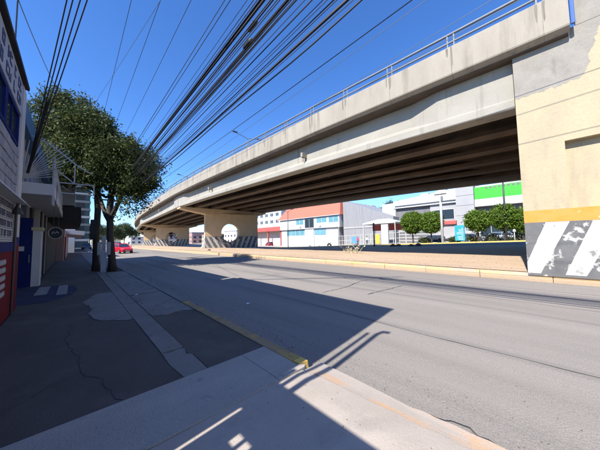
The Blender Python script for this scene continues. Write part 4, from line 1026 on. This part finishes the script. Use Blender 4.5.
for k in range(4): MB().box(.2, .26, 63+8*k, 66+8*k, 0, 2.6).build('door', M['darkgrey'], b5)
tw = thing('teal_tower', 'tall teal and white banded tower seen left of the trunks', 'tower', (-4, 126, 0))
MB().box(-14, 4.3, 121, 134, -.1, 27).build('core', M['towerteal'], tw)
for k in range(9): MB().box(-14.2, 4.5, 120.7, 134, 2.4+2.9*k, 3.2+2.9*k).build('floor_band', M['darkgrey'] if k % 3 else M['greywall'], tw)
for k in range(8):
    for q in range(4): MB().box(-11+3.8*q, -8.6+3.8*q, 120.9, 121.0, 3.5+2.9*k, 5.1+2.9*k).build('window', M['darkbox'], tw)

# unseen screen added to shape the light on the pavement, and two masts
b0 = thing('light_screen', 'unseen sheet metal screen added to shape the pavement shadow', 'screen', (-1, 0, 0))
gx = (-1.02, -1.0)
MB().box(*gx, -6, 1.505, -.1, 2.42).build('screen_sheet', M['steel'], b0)  # added sheets leave a slit and holes for the lit streak and dots
MB().box(*gx, 1.575, 1.615, -.1, 2.42).build('screen_bar', M['steel'], b0)
MB().box(*gx, 1.685, 1.905, -.1, 2.42).build('screen_sheet', M['steel'], b0)
for ya in (1.505, 1.615):
    MB().box(*gx, ya, ya+.07, -.1, 1.73).build('screen_sheet', M['steel'], b0); MB().box(*gx, ya, ya+.07, 1.835, 2.42).build('screen_sheet', M['steel'], b0)
MB().box(*gx, 1.905, 1.94, 1.98, 2.42).build('slit_cap', M['steel'], b0)
MB().box(-1.079, -1.0, 1.94, 1.9995, -.1, 2.7).build('leak_block', M['steel'], b0)  # added to block stray light beside the shop wall
MB().box(-1.079, -.999, 2.0, 2.03, 1.66, 2.54).build('leak_stop', M['steel'], b0)  # closes the remaining light leak at the wall corner
ms = thing('service_mast', 'two conduit masts rising beside the corner shop', 'mast', (-1.0, 1.9, 0))
MB().tube([(-.98, 1.885, 0), (-.98, 1.885, 4.2)], .03, 8).build('conduit', M['steel'], ms)
MB().tube([(-.98, 1.74, 0), (-.98, 1.74, 4.25), (-.96, 1.7, 4.38), (-.9, 1.6, 4.36)], .04, 8).build('conduit', M['steel'], ms)

# ------------------------------------------------------------------ street tree
tt = thing('street_tree', 'large leafy street tree with forked dark trunks at the sidewalk edge', 'tree', (1.4, 18.2, 0))
tk = MB()
tk.tube([(1.02, 18.3, -.1), (1.0, 18.4, .6), (.98, 18.5, 2.0), (1.02, 18.6, 3.6), (.9, 18.9, 5.4), (.5, 19.2, 7.2)], [.22, .165, .15, .155, .13, .08], 12)
tk.tube([(1.68, 17.4, -.1), (1.66, 17.5, .6), (1.55, 17.6, 2.0), (1.5, 17.7, 3.6), (1.6, 17.7, 5.4), (1.9, 17.6, 7.0)], [.24, .18, .16, .165, .13, .08], 12)
tk.tube([(1.6, 17.6, 2.6), (1.35, 17.9, 3.2), (1.05, 18.5, 4.4)], [.12, .11, .1], 8)
tk.tube([(1.55, 17.6, 3.0), (1.85, 17.4, 3.9), (2.3, 17.1, 5.2), (2.8, 16.7, 6.2)], [.13, .11, .09, .06], 8)
for k in range(14):
    a = random.uniform(0, 6.28); h = random.uniform(4.2, 7)
    tk.tube([(1.3, 18.1, h), (1.3+1.1*math.cos(a), 18.1+1.1*math.sin(a), h+.7), (1.2+2.3*math.cos(a), 18+2.3*math.sin(a), h+1.0)], [.08, .055, .02], 6)
tk.build('trunk', M['bark'], tt, smooth=True)
lobes = [(-.5, 19.6, 9.1, 1.35, 1.6), (-1.1, 20.0, 7.6, 1.1, 1.4), (.5, 18.8, 8.3, 1.4, 1.3), (1.5, 17.8, 7.0, 1.35, 1.3), (2.4, 16.9, 6.2, 1.35, 1.35), (.4, 18.8, 6.6, 1.6, 1.4), (2.75, 16.4, 5.3, .95, .95), (1.3, 17.9, 5.6, 1.3, .9), (-.3, 19.3, 6.2, 1.2, 1.0), (2.2, 17.4, 5.0, .8, .6), (1.2, 20.5, 7.5, 1.6, 1.6), (2.6, 18.6, 6.6, 1.3, 1.3)]
cl = lobes_to_clumps(lobes, 36, 140, .24, 21)
rng = np.random.default_rng(5)
for k in range(16):     # hanging sprays on the right and low side
    cl.append(((2.2+rng.uniform(-.9, 1.0), 16.6+rng.uniform(-.4, .5), 4.0+rng.uniform(-.3, .8)), 44, .18))
for k in range(8): cl.append(((2.3+rng.uniform(-.5, .5), 16.9+rng.uniform(-.2, .2), 3.3+rng.uniform(-.25, .3)), 22, .13))
for k in range(48):     # twigs breaking the outline
    x, y, z, rx, rz = lobes[k % len(lobes)]; d = rng.normal(size=3); d /= np.linalg.norm(d); d[2] = abs(d[2])*.9-.15; d[0] = min(d[0], .5)
    for q in range(3):
        f = 1.02+.13*q; cl.append(((x+d[0]*rx*f, y+d[1]*rx*f, z+d[2]*rz*f), 20-5*q, .1))
crown_mesh('crown', cl, M['leaf'], tt, .082, 3)

pst = thing('meter_post', 'short pale concrete post with a pale box between the tree trunks', 'post', (1.22, 16.9, 0))
MB().hexa([(1.12, 16.85, -.1), (1.34, 16.85, -.1), (1.34, 17.0, -.1), (1.12, 17.0, -.1)], [(1.13, 16.86, 2.0), (1.3, 16.86, 2.0), (1.3, 16.99, 2.0), (1.13, 16.99, 2.0)]).build('post', mat('bluish concrete', (.36, .38, .42), (.28, .3, .33), scale=5, bump=.3), pst)
MB().box(.95, 1.11, 16.8, 16.98, .95, 1.65).build('box', M['greywall'], pst, bevel=.01); MB().box(1.35, 1.52, 16.8, 16.98, .95, 1.65).build('box', M['greywall'], pst, bevel=.01)
bs = thing('sign_board', 'dark board fixed high on the left tree trunk', 'sign', (.83, 18.3, 2.4))
MB().box(.68, .93, 18.0, 18.05, 1.8, 2.95).build('board', M['darkbox'], bs, bevel=.01); MB().box(.75, .92, 18.05, 18.35, 2.3, 2.36).build('bracket', M['steel'], bs)

# ------------------------------------------------------------------ utility pole and overhead cables
up_ = thing('utility_pole', 'dark utility pole half hidden behind the street tree trunks', 'utility pole', (1.35, 24.5, 0))
MB().tube([(1.35, 24.5, -.1), (1.35, 24.5, 5), (1.35, 24.5, 10)], [.17, .15, .11], 10).build('pole', M['darkgrey'], up_, smooth=True)
MB().box(.3, 2.7, 24.42, 24.52, 9.3, 9.42).build('crossarm', M['steel'], up_)
for x in (.9, 1.8, 2.55): MB().tube([(x, 24.47, 9.42), (x, 24.47, 9.62)], [.05, .03], 8).build('insulator', M['ceramic'], up_)
MB().box(1.2, 3.0, 24.4, 24.46, 5.0, 5.1).build('crossarm', M['steel'], up_)
def cable(name, label, a, b, sag, r, group, m=None, n=22, y0=None, wob=0):
    a = Vector(a); b = Vector(b); P = []
    for k in range(n+1):
        t = k/n; p = a.lerp(b, t); p.z -= 4*sag*t*(1-t)
        if wob: p.z += wob*math.sin(t*55)*.5; p.x += wob*math.cos(t*41)
        P.append(p)
    o = MB().tube(P, r, 5).build(name, m or M['cable']); setp(o, label, 'cable', group); return o
# three power lines high up
for x, lab in ((1.13, 'leftmost of the three thin power lines over the tree'), (1.82, 'middle of the three thin power lines over the tree'), (2.54, 'rightmost of the three thin power lines over the tree')):
    cable('power_line', lab, (x, -16, 9.75), (x, 24.47, 9.62), .25, .009, 'power lines above the street')
# telephone bundle: (x, z at photographer's side, radius)
rg = random.Random(12)
tel = []
ends = []
main = [(2.38, 6.08, .028), (2.42, 5.95, .018), (2.46, 6.0, .014), (2.40, 5.85, .03), (2.52, 5.78, .012), (2.48, 5.66, .022), (2.58, 5.7, .012), (2.62, 5.55, .014), (2.55, 5.45, .01), (2.66, 5.4, .018), (2.7, 5.3, .012), (2.74, 5.42, .01), (2.64, 5.2, .01), (2.7, 5.02, .03), (2.82, 5.15, .01), (2.86, 5.05, .01), (2.3, 6.2, .012), (2.34, 6.3, .009), (2.5, 6.15, .01), (2.6, 5.9, .009)]
ORD = 'first second third fourth fifth sixth seventh eighth ninth tenth eleventh twelfth thirteenth fourteenth fifteenth sixteenth seventeenth eighteenth nineteenth twentieth twenty-first twenty-second twenty-third twenty-fourth twenty-fifth twenty-sixth twenty-seventh twenty-eighth twenty-ninth thirtieth thirty-first thirty-second thirty-third thirty-fourth thirty-fifth thirty-sixth'.split()
main = [(x, z, r*(.8 if r > .02 else .62)) for x, z, r in main]+[(2.28, 6.55, .008), (2.2, 6.7, .006), (2.3, 6.75, .008)]+[(2.3+.62*rg.random(), 5.05+1.2*rg.random(), .008) for _ in range(16)]
main.sort(key=lambda c: c[0]/(c[1]-1.6)); nthin = nthick = 0
for i, (x, z, r) in enumerate(main):
    if r < .0135: lab = 'thin black cable, %s thin one from the left where the bundle leaves the photo' % ORD[nthin]; nthin += 1
    else: lab = 'thick black cable, %s thick one from the left in the slanting bundle' % ORD[nthick]; nthick += 1
    xe = x+rg.uniform(-.25, .1); ze = z+rg.uniform(-.45, .0)-.15
    cable('telephone_cable', lab, (x, -14, z+.5), (xe, 24.4, ze+.15), .24+rg.uniform(-.08, .12), r, 'thin cables of the slanting bundle' if r < .0135 else 'thick cables of the slanting bundle')
cable('telephone_cable', 'lowest wavy cable, right of the thick bundle', (3.05, -14, 5.65), (2.75, 24.4, 5.0), .35, .014, None, wob=.03, n=60)
cable('telephone_cable', 'thin lone cable just below the wavy one', (3.5, -14, 5.5), (3.2, 24.4, 5.0), .35, .008, None, M['cable_grey'])
# splice boxes hanging in the bundle
for (x, y, z, lab) in ((2.47, 4.05, 5.62, 'small dark splice case strung in the cable bundle, the lower one'), (2.46, 3.85, 5.86, 'small dark splice case strung in the cable bundle, the upper one')):
    t = thing('splice_case', lab, 'splice case', (x, y, z))
    MB().tube([(x, y-.16, z), (x, y-.1, z), (x, y+.1, z), (x, y+.16, z)], [.02, .05, .05, .02], 8).build('case', M['cable'], t); MB().tube([(x, y, z+.05), (x, y, z+.12)], .012, 5).build('hook', M['steel'], t)
# lines on the far side, near the overpass
for i, (x, z, dz) in enumerate(((8.0, 9.6, -.9), (8.4, 7.8, .9), (9.2, 9.0, .3))):
    cable('street_cable', ('thin faint line highest over the overpass rail', 'thin faint line nearest the overpass rail', 'thin faint line between the other two faint ones')[i], (x, -14, z+.4), (x, 60, z+dz), .7, .009, None, M['cable_grey'])
# bundle that drops to the shop fronts
for i, (dx, dz) in enumerate(((-.12, .0), (-.04, .05), (.05, .0), (.13, -.05))):
    cable('drop_cable', 'black cable dropping to the balcony corner, %s from the left at its top' % ORD[i], (.52+dx*1.6, 3.4, 8.25+dz), (-1.04+dx*.12, 10.6, 3.72+dz*.2), .0, .012, 'cables dropping to the balcony corner', n=8)
cable('drop_cable', 'thick lower sleeve of the cables dropping to the balcony corner', (-.56, 8.4, 5.12), (-1.04, 10.6, 3.73), .0, .036, None, n=6)
cable('roof_wire', 'thin wire running from the nearest shop roof into the tree', (-1.1, 8.2, 7.3), (-.3, 19, 9.4), .35, .01, None, M['cable_grey'])
mr_ = thing('roof_mast', 'bent thin rod on the roof edge of the nearest shop', 'rod', (-1.1, 8.2, 5.62)); MB().tube([(-1.1, 8.2, 5.6), (-1.1, 8.2, 7.2), (-1.05, 8.15, 7.5)], .015, 5).build('rod', M['steel'], mr_)
cable('roof_wire', 'thin wire from the blue roof edge into the tree', (-1.1, 9.45, 5.9), (-.9, 18.5, 8.2), .15, .009, None, M['cable'])
cable('roof_wire', 'thin faint wire crossing slantwise above the tree', (.3, 19, 9.2), (2.3, 3.2, 9.0), .1, .006, None, M['cable_grey'])

# ------------------------------------------------------------------ median details
dp = thing('dry_plant', 'dry pale weed growing on the shaded median', 'plant', (16.5, 11.2, gz(16.5, 11.2)))
b = MB(); rg = random.Random(2)
for k in range(26):
    x, y = 16.5+rg.uniform(-.3, .3), 11.2+rg.uniform(-.8, .8); z = gz(x, y); a = rg.uniform(0, 6.28); h = rg.uniform(.25, .75)
    b.tube([(x, y, z), (x+.1*math.cos(a), y+.1*math.sin(a), z+h*.6), (x+.3*math.cos(a), y+.35*math.sin(a), z+h)], [.014, .012, .005], 4)
    for q in range(3): b.add([(x+.3*math.cos(a), y+.35*math.sin(a), z+h), (x+.3*math.cos(a)+rg.uniform(-.12, .12), y+.35*math.sin(a)+rg.uniform(-.12, .12), z+h+rg.uniform(-.05, .1)), (x+.25*math.cos(a), y+.35*math.sin(a)+rg.uniform(-.1, .1), z+h-.08)], [(0, 1, 2)])
b.build('stems', M['dry'], dp)
def boulder(x, y, r, lab, seed):
    z = gz(x, y); rr = random.Random(seed); bm = bmesh.new(); bmesh.ops.create_icosphere(bm, subdivisions=2, radius=r)
    for v in bm.verts: v.co *= 1+.3*noise.noise(v.co*2.2/r*.5+Vector((seed, 0, 0))); v.co.z *= .7
    me = bpy.data.meshes.new('boulder'); bm.to_mesh(me); bm.free(); me.materials.append(M['rock'])
    o = bpy.data.objects.new('boulder', me); COL.objects.link(o); o.location = (x, y, z+r*.3); setp(o, lab, 'rock')
for i_, (x, y, r, lab) in enumerate(((28.6, 13.4, .36, 'dark rock on the median edge, left one of the left pair'), (28.6, 12.7, .34, 'dark rock on the median edge, right one of the left pair'), (28.6, 11.2, .3, 'dark rock on the median edge, left one of the right pair'), (28.6, 10.4, .36, 'dark rock on the median edge, right one of the right pair'), (13.6, 32.5, .22, 'small dark stone lying near the median kerb'))): boulder(x, y, r, lab, i_+1)
# pebbles and crumbs on the median and gutters
pb2 = MB(); rg = random.Random(8)
def crumb(x, y, z, r):
    pb2.add([(x+r, y, z), (x-r*.5, y+r*.8, z), (x-r*.6, y-r*.8, z), (x, y, z+r*.9)], [(0, 1, 3), (1, 2, 3), (2, 0, 3), (0, 2, 1)])
for k in range(1500):
    x = KX+.25+rg.random()**1.4*7; y = rg.uniform(-4, 45); crumb(x, y, medz(x, y)+.02, rg.uniform(.01, .035))
for k in range(900):
    x = 2.4+abs(rg.gauss(0, .5)); y = rg.uniform(-3, 16); crumb(x, y, roadz(x)+.006, rg.uniform(.003, .011))
for k in range(500):
    x = rg.uniform(-.9, 2.1); y = rg.uniform(.3, 12); crumb(x, y, .003, rg.uniform(.003, .008))
for k in range(500):
    x = KX-abs(rg.gauss(0, .35))-.02; y = rg.uniform(-4, 40); crumb(x, y, .004, rg.uniform(.006, .02))
lf = MB()
for k in range(420):
    if k < 300: x, y = rg.gauss(1.6, .55), rg.uniform(4, 22)
    else: x, y = 2.36+abs(rg.gauss(0, .25)), rg.uniform(2.6, 20)
    if x < -.9 or x > 3.4: continue
    z = (.012 if x < 2.3 else roadz(x)+.008)+.008; a = rg.uniform(0, 6.28); r_ = rg.uniform(.015, .035)
    ca, sa = math.cos(a)*r_, math.sin(a)*r_
    lf.add([(x-ca, y-sa, z), (x+sa*.4, y-ca*.4, z+.01), (x+ca, y+sa, z+.004), (x-sa*.4, y+ca*.4, z+.009)], [(0, 1, 2, 3)])
ol = lf.build('fallen_leaves', mat('dry leaves', (.2, .14, .06), (.12, .1, .04), scale=30)); ol['kind'] = 'stuff'
for (x, y, a, lab) in ((1.45, 8.75, .4, 'white scrap of paper lying on the concrete slab'), (3.4, 5.6, 2.0, 'white scrap of paper lying on the shaded road')):
    z = .012 if x < 2.3 else roadz(x)+.01
    t_ = MB().add([(x-.05, y-.03, z), (x+.04, y-.04, z+.012), (x+.055, y+.03, z+.004), (x-.04, y+.045, z+.015), (x, y, z+.025)], [(0, 1, 4), (1, 2, 4), (2, 3, 4), (3, 0, 4)]).build('litter', M['lamp']); setp(t_, lab, 'litter')
o = pb2.build('gravel', M['rock']); o['kind'] = 'stuff'

# ------------------------------------------------------------------ trees beyond
def bgtree(label, x, y, h, r, seed):
    z = gz(x, y) if x > 12 else 0; t = thing('tree', label, 'tree', (x, y, z)); nr = np.random.default_rng(seed)
    MB().tube([(x, y, z-.2), (x+.2, y, z+h*.4), (x, y, z+h*.8)], [.3, .22, .08], 8).build('trunk', M['bark'], t)
    lb = [(x+nr.normal()*r*.45, y+nr.normal()*r*.45, z+h*nr.uniform(.5, .86), r*nr.uniform(.4, .65), r*nr.uniform(.35, .55)) for k in range(8)]
    crown_mesh('crown', lobes_to_clumps(lb, 26/r, 46, r*.09, seed), M['leaf_far'], t, r*.055, seed)
bgtree('tall green tree behind the grey metal building', 75, 45, 15.5, 4.5, 31)
bgtree('pale green tree behind the white canopy', 78, 38, 14.8, 4.2, 32)
bgtree('dark green tree behind the store end wall', 72, 33, 13.5, 3.8, 33)
for i_, (x, y, h, r, lab) in enumerate(((6.5, 175, 13, 6.5, 'leafy tree closing the street, left of the overpass end'), (16, 190, 12, 6, 'rounded tree far beyond the red hatchback'), (27, 215, 14, 7, 'tall tree behind the far end of the overpass'), (-4, 200, 12, 6, 'tree far down the street behind the trunks'))):
    bgtree(lab, x, y, h, r, 40+i_)


for o in bpy.data.objects:
    if o.type == 'MESH' and '_c' in o: del o['_c']
